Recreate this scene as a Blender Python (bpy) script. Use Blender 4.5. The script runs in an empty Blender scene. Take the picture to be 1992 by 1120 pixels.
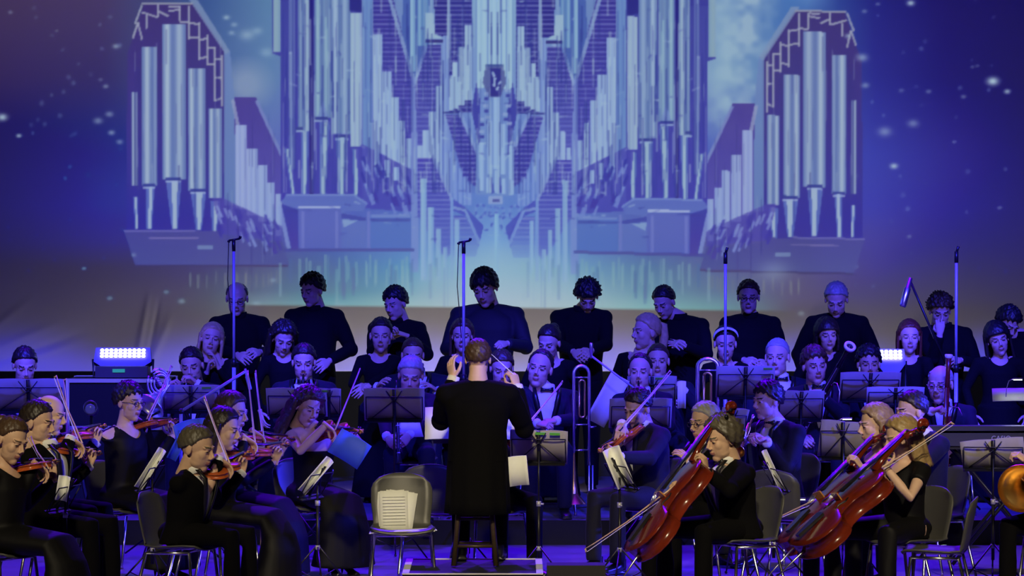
import bpy, bmesh, math, random
import numpy as np
from mathutils import Vector, Matrix, Euler
random.seed(7); np.random.seed(7)
SC = bpy.context.scene
COL = SC.collection
R = math.radians

# ---------------------------------------------------------------- camera
FPX = 7750.0; CAMH = 2.6; HORIZ = 409.0
PITCH = math.atan((560.0-HORIZ)/FPX)
cam_d = bpy.data.cameras.new('camera'); cam = bpy.data.objects.new('camera', cam_d); COL.objects.link(cam)
cam_d.sensor_width = 36.0; cam_d.lens = FPX/1992.0*36.0
cam_d.clip_start = .5; cam_d.clip_end = 200
cam.location = (0, 0, CAMH); cam.rotation_euler = (R(90)-PITCH, 0, 0)
SC.camera = cam

def at(px, py, d):
    """world point seen at pixel (px,py) at stage depth d (metres from the lens along Y)"""
    cp, sp = math.cos(PITCH), math.sin(PITCH)
    x = (px-996.0)/FPX; u = (560.0-py)/FPX
    v = Vector((x, cp+u*sp, -sp+u*cp))
    v *= d/v.y
    return Vector((v.x, v.y, v.z+CAMH))

# ---------------------------------------------------------------- view, world
SC.view_settings.view_transform = 'Standard'; SC.view_settings.look = 'None'
SC.view_settings.gamma = 1.0; SC.view_settings.exposure = 0.0
SC.view_settings.use_curve_mapping = False
w = bpy.data.worlds.new('hall_darkness'); SC.world = w; w.use_nodes = True
w.node_tree.nodes['Background'].inputs[0].default_value = (0.25, 0.2, .6, 1)
w.node_tree.nodes['Background'].inputs[1].default_value = 0.003

# ---------------------------------------------------------------- lights
def spot(name, loc, target, power, color, size, blend=.6, rad=.15):
    l = bpy.data.lights.new(name, 'SPOT'); l.energy = power; l.color = color
    l.spot_size = R(size); l.spot_blend = blend; l.shadow_soft_size = rad
    o = bpy.data.objects.new(name, l); COL.objects.link(o); o.location = loc
    o.rotation_euler = (Vector(target)-Vector(loc)).to_track_quat('-Z', 'Y').to_euler()
    return o
def area(name, loc, target, power, color, sx, sy, spread=180):
    l = bpy.data.lights.new(name, 'AREA'); l.energy = power; l.color = color
    l.shape = 'RECTANGLE'; l.size = sx; l.size_y = sy; l.spread = R(spread)
    o = bpy.data.objects.new(name, l); COL.objects.link(o); o.location = loc
    o.rotation_euler = (Vector(target)-Vector(loc)).to_track_quat('-Z', 'Y').to_euler()
    return o
BLUE = (.038, .032, 1.0); VIOL = (.10, .0, 1.0); WARM = (1.0, .84, .54)
# row of blue profile spots on the truss above the front desks; their upper edge stops at the choir
for x, pw in ((-4.4, 1700), (-2.7, 1900), (-.9, 1900), (.9, 1900), (2.7, 2200), (4.4, 2200)):
    spot('blue_wash', (x*1.1, 25.2, 6.6), (x, 32.2, 1.22), pw*3.3, BLUE, 20, .35)
# low blue side lights
spot('blue_side', (-7.0, 27.6, 4.2), (-1.6, 29.8, .9), 1000, BLUE, 30, .8)
spot('blue_side', (9.4, 28.9, 3.0), (-.6, 28.7, 1.05), 9000, BLUE, 24, .6)
# two blue profile spots from the front right boom
spot('blue_front', (8.0, 20.6, 6.6), (2.0, 29.1, 1.0), 5200, BLUE, 17, .5)
spot('blue_front', (8.0, 20.6, 6.2), (-2.4, 28.9, .95), 5200, BLUE, 13, .5)
# narrow blue side beams that skim the tall microphone stands and the choir heads
spot('blue_skim', (-10.2, 31.6, 4.6), (6, 31.7, 2.0), 1900, BLUE, 12, .6)
spot('blue_skim', (10.2, 31.4, 4.6), (-6, 31.6, 2.0), 2100, BLUE, 12, .6)
# violet back light from the rear truss onto the stage floor
for x in (-3.8, -1.3, 1.3, 3.8):
    spot('violet_back', (x, 33.4, 8.2), (x*.95, 28.2, 0), 4200, VIOL, 44, .6)
# warm front light on the front desks
for x, p in ((-3.4, 4200), (0, 6000), (3.4, 5600)):
    spot('warm_front', (x*1.15, 12.5, 8.6), (x*.95, 26.0, .55), p*1.15, WARM, 15, .6, .3)
# faint warm light that reaches the desks of the winds
for x in (-3.4, 0, 3.4):
    spot('warm_rear', (x*1.1, 12.5, 6.4), (x, 30.6, .75), 900, WARM, 15, .8, .3)
# unseen grey-white area lights added behind the choir to brighten the lower canvas
for x, p in ((-3.6, 1.5), (-1.2, 13.0), (1.0, 11.0), (3.4, 4.0)):
    area('canvas_fill', (x, 33.95, .35), (x, 34.8, 1.0), p, (1.0, .90, .88), 2.2, .15)
# ---------------------------------------------------------------- materials
MATS = {}
def mat(name, col, rough=.6, metal=0.0, spec=.5, emit=None, estr=0.0, noise=0.0, nscale=20.0, bump=0.0, wood=False, sheen=0.0):
    if name in MATS: return MATS[name]
    m = bpy.data.materials.new(name); m.use_nodes = True
    nt = m.node_tree; b = nt.nodes['Principled BSDF']
    b.inputs['Base Color'].default_value = (*col, 1); b.inputs['Roughness'].default_value = rough
    b.inputs['Metallic'].default_value = metal; b.inputs['Specular IOR Level'].default_value = spec
    if sheen:
        b.inputs['Sheen Weight'].default_value = sheen; b.inputs['Sheen Roughness'].default_value = .4
    if emit:
        b.inputs['Emission Color'].default_value = (*emit, 1); b.inputs['Emission Strength'].default_value = estr
    if noise or bump:
        tc = nt.nodes.new('ShaderNodeTexCoord'); mp = nt.nodes.new('ShaderNodeMapping')
        nt.links.new(tc.outputs['Object'], mp.inputs[0])
        if wood: mp.inputs['Scale'].default_value = (1, 9, 9)
        n = nt.nodes.new('ShaderNodeTexNoise'); n.inputs['Scale'].default_value = nscale; n.inputs['Detail'].default_value = 4
        nt.links.new(mp.outputs[0], n.inputs['Vector'])
        if noise:
            r = nt.nodes.new('ShaderNodeMix'); r.data_type = 'RGBA'
            r.inputs[6].default_value = tuple(c*(1-noise) for c in col)+(1,)
            r.inputs[7].default_value = tuple(min(1, c*(1+noise)) for c in col)+(1,)
            nt.links.new(n.outputs['Fac'], r.inputs[0]); nt.links.new(r.outputs[2], b.inputs['Base Color'])
        if bump:
            bp = nt.nodes.new('ShaderNodeBump'); bp.inputs['Strength'].default_value = bump; bp.inputs['Distance'].default_value = .01
            nt.links.new(n.outputs['Fac'], bp.inputs['Height']); nt.links.new(bp.outputs[0], b.inputs['Normal'])
    MATS[name] = m
    return m

SUIT = mat('black_wool', (.0022, .0021, .0026), .9, spec=.12, noise=.25, nscale=60)
SUITB = mat('navy_wool', (.011, .011, .022), .8, spec=.2, noise=.25, nscale=60, sheen=.03)
CHOIR = mat('black_cotton', (.0045, .0045, .0055), .9, spec=.15, noise=.2, nscale=50)
DRESS = mat('black_satin', (.0035, .0033, .0042), .65, spec=.2, noise=.2, nscale=30)
SHIRT = mat('white_cotton', (.78, .78, .76), .8, noise=.05, nscale=40)
TIE = mat('black_silk', (.008, .008, .01), .4)
SHOE = mat('black_leather', (.01, .01, .011), .3)
EYE = mat('eye_dark', (.03, .02, .02), .3)
LIP = mat('lip', (.40, .17, .14), .5)
SKINS = [mat('skin_fair', (.66, .43, .31), .55, noise=.08, nscale=25), mat('skin_light', (.60, .38, .25), .55, noise=.08, nscale=25),
         mat('skin_tan', (.46, .27, .17), .55, noise=.08, nscale=25)]
HAIRS = {k: mat('hair_'+k, c, .45, noise=.45, nscale=45, bump=.5) for k, c in dict(
    black=(.012, .010, .012), dark=(.022, .015, .012), brown=(.065, .036, .02), lightbrown=(.16, .10, .045), blond=(.50, .36, .17),
    red=(.11, .028, .015), grey=(.34, .33, .31), white=(.55, .55, .55), greyish=(.085, .072, .05), dirty=(.30, .20, .085)).items()}
BLACKMETAL = mat('black_metal', (.012, .012, .014), .4, .3)
BLUEMETAL = mat('painted_grey_metal', (.42, .42, .50), .45, .3)
CHROME = mat('chrome', (.75, .75, .77), .22, 1.0)
SILVER = mat('silver', (.88, .88, .9), .34, 1.0)
BRASS = mat('brass', (.85, .56, .20), .3, 1.0)
PAPER = mat('paper', (.80, .82, .76), .9, noise=.03, nscale=30)
FOLDER = mat('score_back', (.33, .305, .26), .85, noise=.12, nscale=14)
BLUELIT = mat('blue_lit_paper', (.03, .08, .8), .7, noise=.1, nscale=14)  # blue stage light on the paper, put into its base colour
GREEN = mat('green_light_smear', (.15, .6, .05), .7)
PLASTIC = mat('chair_plastic', (.060, .060, .056), .45, noise=.1, nscale=12)
VARNISH = mat('violin_varnish', (.42, .085, .018), .22, noise=.45, nscale=7, wood=True)
VARNISH2 = mat('cello_varnish', (.15, .018, .007), .2, noise=.5, nscale=3, wood=True)
VARNISHL = mat('amber_varnish', (.48, .20, .04), .25, noise=.3, nscale=7, wood=True)
EBONY = mat('ebony', (.01, .009, .009), .3)
BOWWOOD = mat('bow_wood', (.62, .42, .30), .3)
HORSE = mat('horse_hair', (.75, .73, .66), .6)
BASSOONW = mat('bassoon_maple', (.16, .02, .015), .25, noise=.4, nscale=6, wood=True)
IVORY = mat('ivory', (.8, .78, .7), .4)
GRENA = mat('blackwood', (.012, .011, .011), .3)
WOODB = mat('stool_wood', (.045, .028, .013), .4, noise=.3, nscale=9, wood=True)
TAPE = mat('white_tape', (.72, .72, .68), .6)
GLASS = mat('spectacle_frame', (.02, .02, .02), .25)

# ---------------------------------------------------------------- mesh builder
class MB:
    def __init__(s): s.v = []; s.f = []; s.m = []
    def add(s, vs, fs, mi=0, M=None):
        o = len(s.v)
        for p in vs:
            p = Vector(p); s.v.append(tuple(M @ p) if M is not None else tuple(p))
        for f in fs: s.f.append(tuple(i+o for i in f)); s.m.append(mi)
        return s
    def box(s, c, size, M=None, mi=0):
        x, y, z = size[0]/2, size[1]/2, size[2]/2; c = Vector(c)
        vs = [c+Vector((a*x, b*y, d*z)) for a, b, d in ((-1,-1,-1),(1,-1,-1),(1,1,-1),(-1,1,-1),(-1,-1,1),(1,-1,1),(1,1,1),(-1,1,1))]
        return s.add(vs, [(3,2,1,0),(4,5,6,7),(0,1,5,4),(1,2,6,5),(2,3,7,6),(3,0,4,7)], mi, M)
    def tube(s, pts, rad, n=10, mi=0, M=None, up=None, cap=True):
        """swept round (or elliptical: rad entries (a,b)) tube; up fixes the frame"""
        pts = [Vector(p) for p in pts]; k = len(pts)
        if not isinstance(rad, (list,)): rad = [rad]*k
        vs = []; fs = []; pr = None
        for i in range(k):
            t = (pts[min(i+1, k-1)]-pts[max(i-1, 0)])
            if t.length < 1e-9: t = Vector((0, 0, 1))
            t.normalize()
            if up is not None: a = Vector(up)
            elif pr is not None: a = pr
            else: a = Vector((0, 0, 1)) if abs(t.z) < .9 else Vector((1, 0, 0))
            a = a-t*a.dot(t)
            if a.length < 1e-5:
                a = Vector((0, 1, 0)); a = a-t*a.dot(t)
            a.normalize(); b = t.cross(a); pr = a
            r = rad[i]; ra, rb = (r if isinstance(r, tuple) else (r, r))
            for j in range(n):
                q = 2*math.pi*j/n
                vs.append(pts[i]+a*(ra*math.cos(q))+b*(rb*math.sin(q)))
        for i in range(k-1):
            for j in range(n):
                j2 = (j+1) % n
                fs.append((i*n+j, i*n+j2, (i+1)*n+j2, (i+1)*n+j))
        if cap:
            fs.append(tuple(range(n-1, -1, -1))); fs.append(tuple((k-1)*n+j for j in range(n)))
        return s.add(vs, fs, mi, M)
    def ell(s, c, r, M=None, mi=0, nu=16, nv=10, rot=None):
        c = Vector(c); vs = []; fs = []
        for i in range(1, nv):
            ph = math.pi*i/nv
            for j in range(nu):
                th = 2*math.pi*j/nu
                p = Vector((r[0]*math.sin(ph)*math.cos(th), r[1]*math.sin(ph)*math.sin(th), r[2]*math.cos(ph)))
                if rot is not None: p = rot @ p
                vs.append(c+p)
        a = Vector((0, 0, r[2])); b = -a
        if rot is not None: a = rot @ a; b = rot @ b
        vs += [c+a, c+b]; T = len(vs)-2
        for i in range(nv-2):
            for j in range(nu):
                j2 = (j+1) % nu; fs.append((i*nu+j, (i+1)*nu+j, (i+1)*nu+j2, i*nu+j2))
        for j in range(nu):
            j2 = (j+1) % nu; fs.append((T, j, j2)); fs.append((T+1, (nv-2)*nu+j2, (nv-2)*nu+j))
        return s.add(vs, fs, mi, M)
    def prism(s, outline, z0, z1, M=None, mi=0):
        n = len(outline)
        vs = [(x, y, z0) for x, y in outline]+[(x, y, z1) for x, y in outline]
        fs = [tuple(range(n-1, -1, -1)), tuple(range(n, 2*n))]+[(i, (i+1) % n, n+(i+1) % n, n+i) for i in range(n)]
        return s.add(vs, fs, mi, M)
    def lathe(s, prof, M=None, mi=0, n=20):
        """prof: (r,z) list"""
        vs = []; fs = []
        for r, z in prof:
            for j in range(n):
                q = 2*math.pi*j/n; vs.append((r*math.cos(q), r*math.sin(q), z))
        for i in range(len(prof)-1):
            for j in range(n):
                j2 = (j+1) % n; fs.append((i*n+j, i*n+j2, (i+1)*n+j2, (i+1)*n+j))
        return s.add(vs, fs, mi, M)
    def sheet(s, grid, th, mi=0, M=None):
        """grid[i][j] points -> closed curved sheet of thickness th"""
        a = len(grid); b = len(grid[0]); G = [[Vector(p) for p in row] for row in grid]
        vs = []; fs = []
        for sgn in (0, 1):
            for i in range(a):
                for j in range(b):
                    du = G[min(i+1, a-1)][j]-G[max(i-1, 0)][j]; dv = G[i][min(j+1, b-1)]-G[i][max(j-1, 0)]
                    nn = du.cross(dv); nn = nn.normalized() if nn.length > 1e-9 else Vector((0, 0, 1))
                    vs.append(G[i][j]+nn*(th*(sgn-.5)))
        N = a*b
        for i in range(a-1):
            for j in range(b-1):
                p, q, r_, t = i*b+j, i*b+j+1, (i+1)*b+j+1, (i+1)*b+j
                fs.append((p, q, r_, t)); fs.append((N+t, N+r_, N+q, N+p))
        for i in range(a-1):
            p, t = i*b, (i+1)*b; fs.append((p, t, N+t, N+p))
            p, t = i*b+b-1, (i+1)*b+b-1; fs.append((N+p, N+t, t, p))
        for j in range(b-1):
            fs.append((j+1, j, N+j, N+j+1)); o = (a-1)*b; fs.append((o+j, o+j+1, N+o+j+1, N+o+j))
        return s.add(vs, fs, mi, M)
    def arrays(s): return s.v, s.f, s.m
    def mesh(s, name, mats, smooth=True):
        me = bpy.data.meshes.new(name); me.from_pydata(s.v, [], s.f)
        for m in (mats if isinstance(mats, (list, tuple)) else [mats]): me.materials.append(m)
        if any(s.m): me.polygons.foreach_set('material_index', s.m)
        if smooth: me.polygons.foreach_set('use_smooth', [True]*len(s.f))
        me.update()
        return me
    def build(s, name, mats, parent=None, smooth=True, loc=None):
        return link(name, s.mesh(name, mats, smooth), parent, loc)

def link(name, me, parent=None, loc=None):
    o = bpy.data.objects.new(name, me); COL.objects.link(o)
    if parent is not None: o.parent = parent
    if loc is not None: o.location = loc
    return o

def tag(o, label, cat, group=None, kind=None):
    o['label'] = label; o['category'] = cat
    if group: o['group'] = group
    if kind: o['kind'] = kind
    return o
def struct(o): o['kind'] = 'structure'; return o
def empty(name, loc, rz=0.0, label=None, cat=None, group=None):
    o = bpy.data.objects.new(name, None); COL.objects.link(o); o.location = loc; o.rotation_euler = (0, 0, rz)
    o.empty_display_size = .1
    if label: tag(o, label, cat, group)
    return o
def kids(o): return [c for c in bpy.data.objects if c.parent == o]
CH = {}
def copy_tree(o, parent=None):
    c = o.copy(); COL.objects.link(c)
    if parent is not None: c.parent = parent
    for ch in CH.get(o.name, []): copy_tree(ch, c)
    return c
def index_kids():
    CH.clear()
    for o in bpy.data.objects:
        if o.parent: CH.setdefault(o.parent.name, []).append(o)

_tmp = None
def remeshed(mb, voxel, smooth=2, name='m'):
    """fuse overlapping closed shapes into one continuous surface"""
    me = mb.mesh(name, [], False)
    o = bpy.data.objects.new('t', me); COL.objects.link(o)
    md = o.modifiers.new('r', 'REMESH'); md.mode = 'VOXEL'; md.voxel_size = voxel; md.use_smooth_shade = True
    if smooth:
        sm = o.modifiers.new('s', 'SMOOTH'); sm.factor = .6; sm.iterations = smooth
    dg = bpy.context.evaluated_depsgraph_get(); dg.update()
    ev = o.evaluated_get(dg); out = bpy.data.meshes.new_from_object(ev)
    bpy.data.objects.remove(o); bpy.data.meshes.remove(me)
    out.name = name
    return out
def me_arrays(me):
    n = len(me.vertices); co = np.empty(n*3, 'f'); me.vertices.foreach_get('co', co); co = co.reshape(-1, 3)
    fs = [tuple(p.vertices) for p in me.polygons]
    mi = [p.material_index for p in me.polygons]
    return co, fs, mi
def mat4(M):
    return np.array([[M[i][j] for j in range(4)] for i in range(4)])
def xf(co, M):
    A = mat4(M); return co @ A[:3, :3].T+A[:3, 3]
def frame(o, x=None, y=None, z=None):
    """matrix with origin o from two given axes (first one exact)"""
    ax = {}
    if x is not None: ax['x'] = Vector(x).normalized()
    if y is not None: ax['y'] = Vector(y).normalized()
    if z is not None: ax['z'] = Vector(z).normalized()
    ks = list(ax)
    first = ks[0]; a = ax[first]
    return a, ax
def basis(X, Y, Z, o):
    M = Matrix((( X[0], Y[0], Z[0], o[0]), (X[1], Y[1], Z[1], o[1]), (X[2], Y[2], Z[2], o[2]), (0, 0, 0, 1)))
    return M
def orient(o, main, ref, which='xz'):
    """which[0] axis exactly along main, which[1] axis as near ref as possible"""
    a = Vector(main).normalized(); b = Vector(ref); b = b-a*b.dot(a)
    if b.length < 1e-5: b = Vector((0.3, .5, .8)); b = b-a*b.dot(a)
    b.normalize(); D = {which[0]: a, which[1]: b}
    if 'x' not in D: D['x'] = D['y'].cross(D['z'])
    if 'y' not in D: D['y'] = D['z'].cross(D['x'])
    if 'z' not in D: D['z'] = D['x'].cross(D['y'])
    return basis(D['x'], D['y'], D['z'], o)
# ---------------------------------------------------------------- the projected picture, drawn from code
SX0, SX1, SY0, SY1, ST = -44.0, 2036.0, -34.0, 722.0, 2.0
GW = int((SX1-SX0)/ST)+1; GH = int((SY1-SY0)/ST)+1
gx = SX0+ST*np.arange(GW); gy = SY0+ST*np.arange(GH)
XX, YY = np.meshgrid(gx, gy)
def lin(c): c = np.asarray(c, float)/255.0; return np.where(c < .04045, c/12.92, ((c+.055)/1.055)**2.4)
cxs = [-44, 0, 200, 400, 520, 640, 800, 960, 1120, 1260, 1400, 1540, 1700, 1850, 2036]
rows = {
 -34: [(70,54,84),(70,54,84),(74,60,96),(58,84,140),(90,125,165),(110,130,180),(120,140,190),(140,165,200),(120,140,190),(105,125,180),(125,155,190),(60,100,170),(36,36,118),(30,22,92),(28,20,80)],
 150: [(52,40,80),(54,42,82),(56,48,98),(70,95,150),(95,125,170),(110,125,185),(115,125,190),(130,150,200),(110,125,185),(95,110,175),(130,160,190),(70,110,170),(46,46,135),(34,28,104),(26,20,80)],
 300: [(26,23,84),(28,26,88),(38,46,122),(60,70,150),(95,105,180),(95,100,180),(100,110,195),(110,130,200),(100,115,190),(90,100,180),(80,95,180),(70,85,175),(62,66,162),(52,46,132),(36,28,92)],
 400: [(24,27,92),(26,29,96),(42,60,140),(65,70,150),(82,86,165),(82,90,175),(95,110,190),(105,130,200),(100,115,190),(88,95,175),(82,85,165),(78,80,165),(70,70,165),(58,50,138),(40,34,98)],
 470: [(24,28,84),(26,31,88),(42,54,125),(78,78,140),(90,90,160),(92,100,178),(105,130,195),(130,160,210),(105,130,195),(95,100,170),(95,92,155),(90,86,150),(80,75,150),(62,54,130),(46,38,98)],
 520: [(28,34,66),(30,38,68),(50,56,84),(82,82,116),(98,100,135),(88,112,160),(105,150,190),(150,175,205),(120,155,190),(100,125,165),(102,106,150),(100,95,135),(84,78,140),(64,56,118),(50,42,94)],
 565: [(44,50,70),(46,54,72),(66,70,86),(92,94,108),(104,116,140),(90,130,155),(120,160,180),(160,182,200),(145,175,192),(110,145,168),(104,120,150),(102,96,128),(88,80,120),(72,62,108),(56,48,88)],
 603: [(48,54,74),(50,58,76),(70,74,90),(100,104,112),(130,160,165),(120,170,175),(155,185,185),(170,190,192),(160,185,190),(130,175,178),(115,155,160),(104,98,122),(88,80,112),(74,64,102),(60,50,84)],
}
ys = sorted(rows)
tab = np.array([rows[y] for y in ys], float)
def interp_bg():
    tmp = np.empty((len(ys), GW, 3))
    for i in range(len(ys)):
        for c in range(3): tmp[i, :, c] = np.interp(gx, cxs, tab[i, :, c])
    out = np.empty((GH, GW, 3))
    for c in range(3):
        for j in range(GW): out[:, j, c] = np.interp(gy, ys, tmp[:, j, c])
    return out
IMG = interp_bg()
def vnoise(sx, sy, seed):
    rs = np.random.RandomState(seed); h, w_ = int((SY1-SY0)/sy)+3, int((SX1-SX0)/sx)+3
    g = rs.rand(h, w_); u = (XX-SX0)/sx; v = (YY-SY0)/sy
    i = u.astype(int); j = v.astype(int); fu = u-i; fv = v-j
    fu = fu*fu*(3-2*fu); fv = fv*fv*(3-2*fv)
    return (g[j, i]*(1-fu)+g[j, i+1]*fu)*(1-fv)+(g[j+1, i]*(1-fu)+g[j+1, i+1]*fu)*fv
CX = 961.0; SH = .011
def inpoly(P):
    x0 = min(p[0] for p in P); x1 = max(p[0] for p in P); y0 = min(p[1] for p in P); y1 = max(p[1] for p in P)
    a = max(0, int((x0-SX0)/ST)-1); b = min(GW, int((x1-SX0)/ST)+3); c = max(0, int((y0-SY0)/ST)-1); d = min(GH, int((y1-SY0)/ST)+3)
    if a >= b or c >= d: return None
    X = XX[c:d, a:b]; Y = YY[c:d, a:b]; ins = np.zeros(X.shape, bool); n = len(P)
    for i in range(n):
        xa, ya = P[i]; xb, yb = P[(i+1) % n]
        if ya == yb: continue
        cond = ((ya > Y) != (yb > Y)) & (X < (xb-xa)*(Y-ya)/(yb-ya)+xa)
        ins ^= cond
    return (slice(c, d), slice(a, b)), ins, X, Y
def mir(P): return [(2*CX-x, y+2*SH*(CX-x)) for x, y in P]
def poly(P, col, al=1.0, sym=True, lines=0.0, grad=None):
    for Q in ((P, mir(P)) if sym else (P,)):
        r = inpoly(Q)
        if r is None: continue
        sl, ins, X, Y = r
        c = np.broadcast_to(np.array(col, float), X.shape+(3,)).copy()
        if lines:
            k = (np.sin(Y*2*math.pi/9.0) > .35)[..., None]*lines
            c = c*(1-k)+np.array((150, 150, 205))*k
        if grad is not None:
            y0 = min(q[1] for q in Q); y1 = max(q[1] for q in Q)
            t = ((Y-y0)/(y1-y0+1e-6))[..., None]; c = c*(1-t)+np.array(grad)*t
        m = (ins*al)[..., None]
        IMG[sl] = IMG[sl]*(1-m)+c*m
def line(a, b, w_, col, al=1.0, sym=True):
    dx, dy = b[0]-a[0], b[1]-a[1]; L = math.hypot(dx, dy) or 1; nx, ny = -dy/L*w_/2, dx/L*w_/2
    poly([(a[0]+nx, a[1]+ny), (b[0]+nx, b[1]+ny), (b[0]-nx, b[1]-ny), (a[0]-nx, a[1]-ny)], col, al, sym)
HL = (160, 180, 200); MID = (92, 112, 168); DK = (46, 40, 134); LB = (128, 150, 200)
def pipe(x0, x1, yt, yb, prof=1, hl=HL, mid=MID, al=.95, sym=True, flip=False):
    """organ pipe body: columns shaded like a cylinder"""
    n = max(2, int((x1-x0)/2)); w_ = (x1-x0)/n
    for i in range(n):
        t = (i+.5)/n; t = 1-t if flip else t
        if prof == 1: k = math.exp(-((t-.3)/.2)**2)+.55*math.exp(-((t-.85)/.1)**2)
        elif prof == 2: k = math.exp(-((t-.22)/.14)**2)+.8*math.exp(-((t-.75)/.17)**2)
        else: k = .30+.70*abs(math.sin(math.pi*(t*max(1, round((x1-x0)/11))+.15)))
        k = min(1, k); c = [mid[j]*(1-k)+hl[j]*k for j in range(3)]
        poly([(x0+i*w_, yt), (x0+(i+1)*w_+.3, yt), (x0+(i+1)*w_+.3, yb), (x0+i*w_, yb)], c, al, sym)
def foot(xa, xb, yt, xc, xd, yb, hl=HL, mid=(92, 108, 178)):
    poly([(xa, yt), (xb, yt), (xd, yb), (xc, yb)], mid, .95)
    poly([(xa+(xb-xa)*.35, yt), (xa+(xb-xa)*.75, yt), (xc+(xd-xc)*.85, yb), (xc+(xd-xc)*.25, yb)], hl, .9)
def mouth(x0, x1, y): line((x0, y), (x1, y), 5, (60, 66, 140), .9); line((x0, y+6), (x1, y+6), 4, (150, 168, 205), .8)

# sky clouds either side of the middle tower
cl = vnoise(34, 26, 3)*.6+vnoise(14, 12, 4)*.4
m = np.clip(1-np.abs(XX-1440)/80, 0, 1)*np.clip((330-YY)/120, 0, 1); m = np.clip(m*1.6, 0, 1)*np.clip((cl-.25)*2.2, 0, 1)
IMG[:] = IMG*(1-m[..., None]*.8)+np.array((150, 176, 196))*m[..., None]*.8
m = np.clip(1-np.hypot((XX-480)/60, (YY-165)/60), 0, 1)*1.1; m = np.clip(m, 0, .8)
IMG[:] = IMG*(1-m[..., None])+np.array((132, 150, 180))*m[..., None]
m = np.clip(1-np.abs(XX-1570)/60, 0, 1)*np.clip((40-YY)/60, 0, 1); IMG[:] = IMG*(1-m[..., None]*.6)+np.array((120, 165, 205))*m[..., None]*.6
# left and right towers
DKT = (64, 50, 112)
poly([(247, 105), (280, 8), (378, 8), (440, 102), (440, 452), (244, 452)], DKT, .92, grad=(66, 62, 150))
pipe(256, 266, 180, 362, mid=(70, 76, 140)); pipe(276, 305, 92, 362); pipe(316, 360, 48, 350, 2); pipe(366, 398, 133, 372, 2); pipe(406, 430, 212, 386, 2)
for a in ((258, 267, 384, 262, 268, 445), (284, 300, 362, 284, 294, 446), (322, 352, 352, 333, 344, 446), (370, 400, 374, 380, 391, 448), (408, 428, 392, 412, 420, 452)): foot(*a)
for a in ((322, 352, 348), (370, 400, 370), (278, 302, 360)): mouth(*a)
poly([(436, 95), (447, 100), (457, 205), (457, 400), (436, 400)], (104, 128, 178), .9)
poly([(368, 0), (384, 0), (447, 100), (438, 106)], (120, 140, 176), .8)
line((276, 8), (376, 8), 4, (140, 145, 165), .9)
lat = (150, 156, 176)
for a, b in (((262, 46), (276, 10)), ((276, 24), (308, 34)), ((308, 10), (308, 34)), ((308, 22), (328, 32)), ((328, 14), (350, 12)), ((350, 12), (350, 42)), ((328, 22), (350, 18)),
             ((350, 44), (368, 42)), ((368, 12), (368, 78)), ((368, 44), (388, 48)), ((388, 44), (388, 118)), ((368, 72), (388, 74)), ((388, 78), (404, 74)), ((404, 68), (404, 128)),
             ((388, 114), (404, 110)), ((404, 94), (418, 92)), ((418, 92), (418, 198)), ((404, 126), (418, 124)), ((418, 116), (430, 114)), ((431, 108), (431, 208)), ((418, 152), (431, 152)),
             ((418, 196), (431, 190)), ((284, 30), (286, 56)), ((258, 74), (268, 44)), ((268, 44), (276, 78))):
    line(a, b, 4, lat, .85)
# stepped field between tower and middle
poly([(455, 190), (498, 190), (552, 305), (556, 410), (458, 400)], (72, 58, 138), .9, grad=(92, 84, 170))
line((498, 196), (560, 330), 6, (128, 145, 195), .75)
line((452, 194), (462, 244), 7, (140, 150, 185), .8)
for x0, x1, yt, yb in ((458, 478, 243, 408), (480, 500, 290, 420), (502, 518, 322, 432), (519, 532, 355, 440), (535, 547, 378, 460)):
    pipe(x0, x1, yt, yb, 3, (150, 166, 208), (128, 144, 200))
# base of the side towers
poly([(240, 450), (432, 450), (446, 462), (548, 470), (562, 516), (262, 516)], (84, 82, 146), .92, grad=(92, 94, 150))
line((240, 449), (380, 449), 4, (110, 108, 170), .8); line((290, 463), (385, 463), 3, (118, 112, 165), .8); line((384, 482), (414, 482), 8, (120, 138, 178), .8)
line((262, 517), (560, 517), 4, (74, 68, 110), .7)
# middle-left tower of big pipes
poly([(530, 0), (704, 0), (704, 392), (546, 392), (546, 110), (530, 104)], (62, 60, 150), .9, grad=(72, 66, 164))
poly([(530, -34), (704, -34), (704, 2), (530, 2)], (58, 54, 146), .9)
pipe(531, 545, -34, 102, 3, (140, 165, 182), (120, 150, 180))
pipe(562, 573, -34, 330, 1, (124, 142, 190), (78, 84, 160)); pipe(580, 603, -34, 255, 1, flip=True)
poly([(602, -34), (609, -34), (609, 380), (602, 380)], (40, 34, 118), .9)
pipe(611, 642, -34, 230, 2, (150, 178, 196)); pipe(644, 680, -34, 262, 2, (158, 176, 205)); pipe(682, 702, 26, 285, 3, (160, 178, 200), (140, 150, 200))
poly([(680, -34), (703, -34), (703, 24), (680, 20)], (48, 44, 128), .9); line((646, 160), (646, 100), 4, (60, 70, 150), .8); line((648, 230), (648, 160), 4, (60, 70, 150), .6)
for a in ((553, 562, 290, 566, 573, 378), (584, 600, 255, 586, 595, 378), (622, 641, 238, 622, 632, 378), (652, 676, 268, 658, 668, 380), (684, 698, 290, 688, 695, 386)): foot(*a)
mouth(612, 638, 230); mouth(652, 678, 265); mouth(576, 590, 250)
poly([(616, 228), (638, 228), (628, 196)], (118, 136, 190), .9)
pipe(705, 723, -34, 392, 3, (112, 138, 192), (96, 118, 186))
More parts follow.
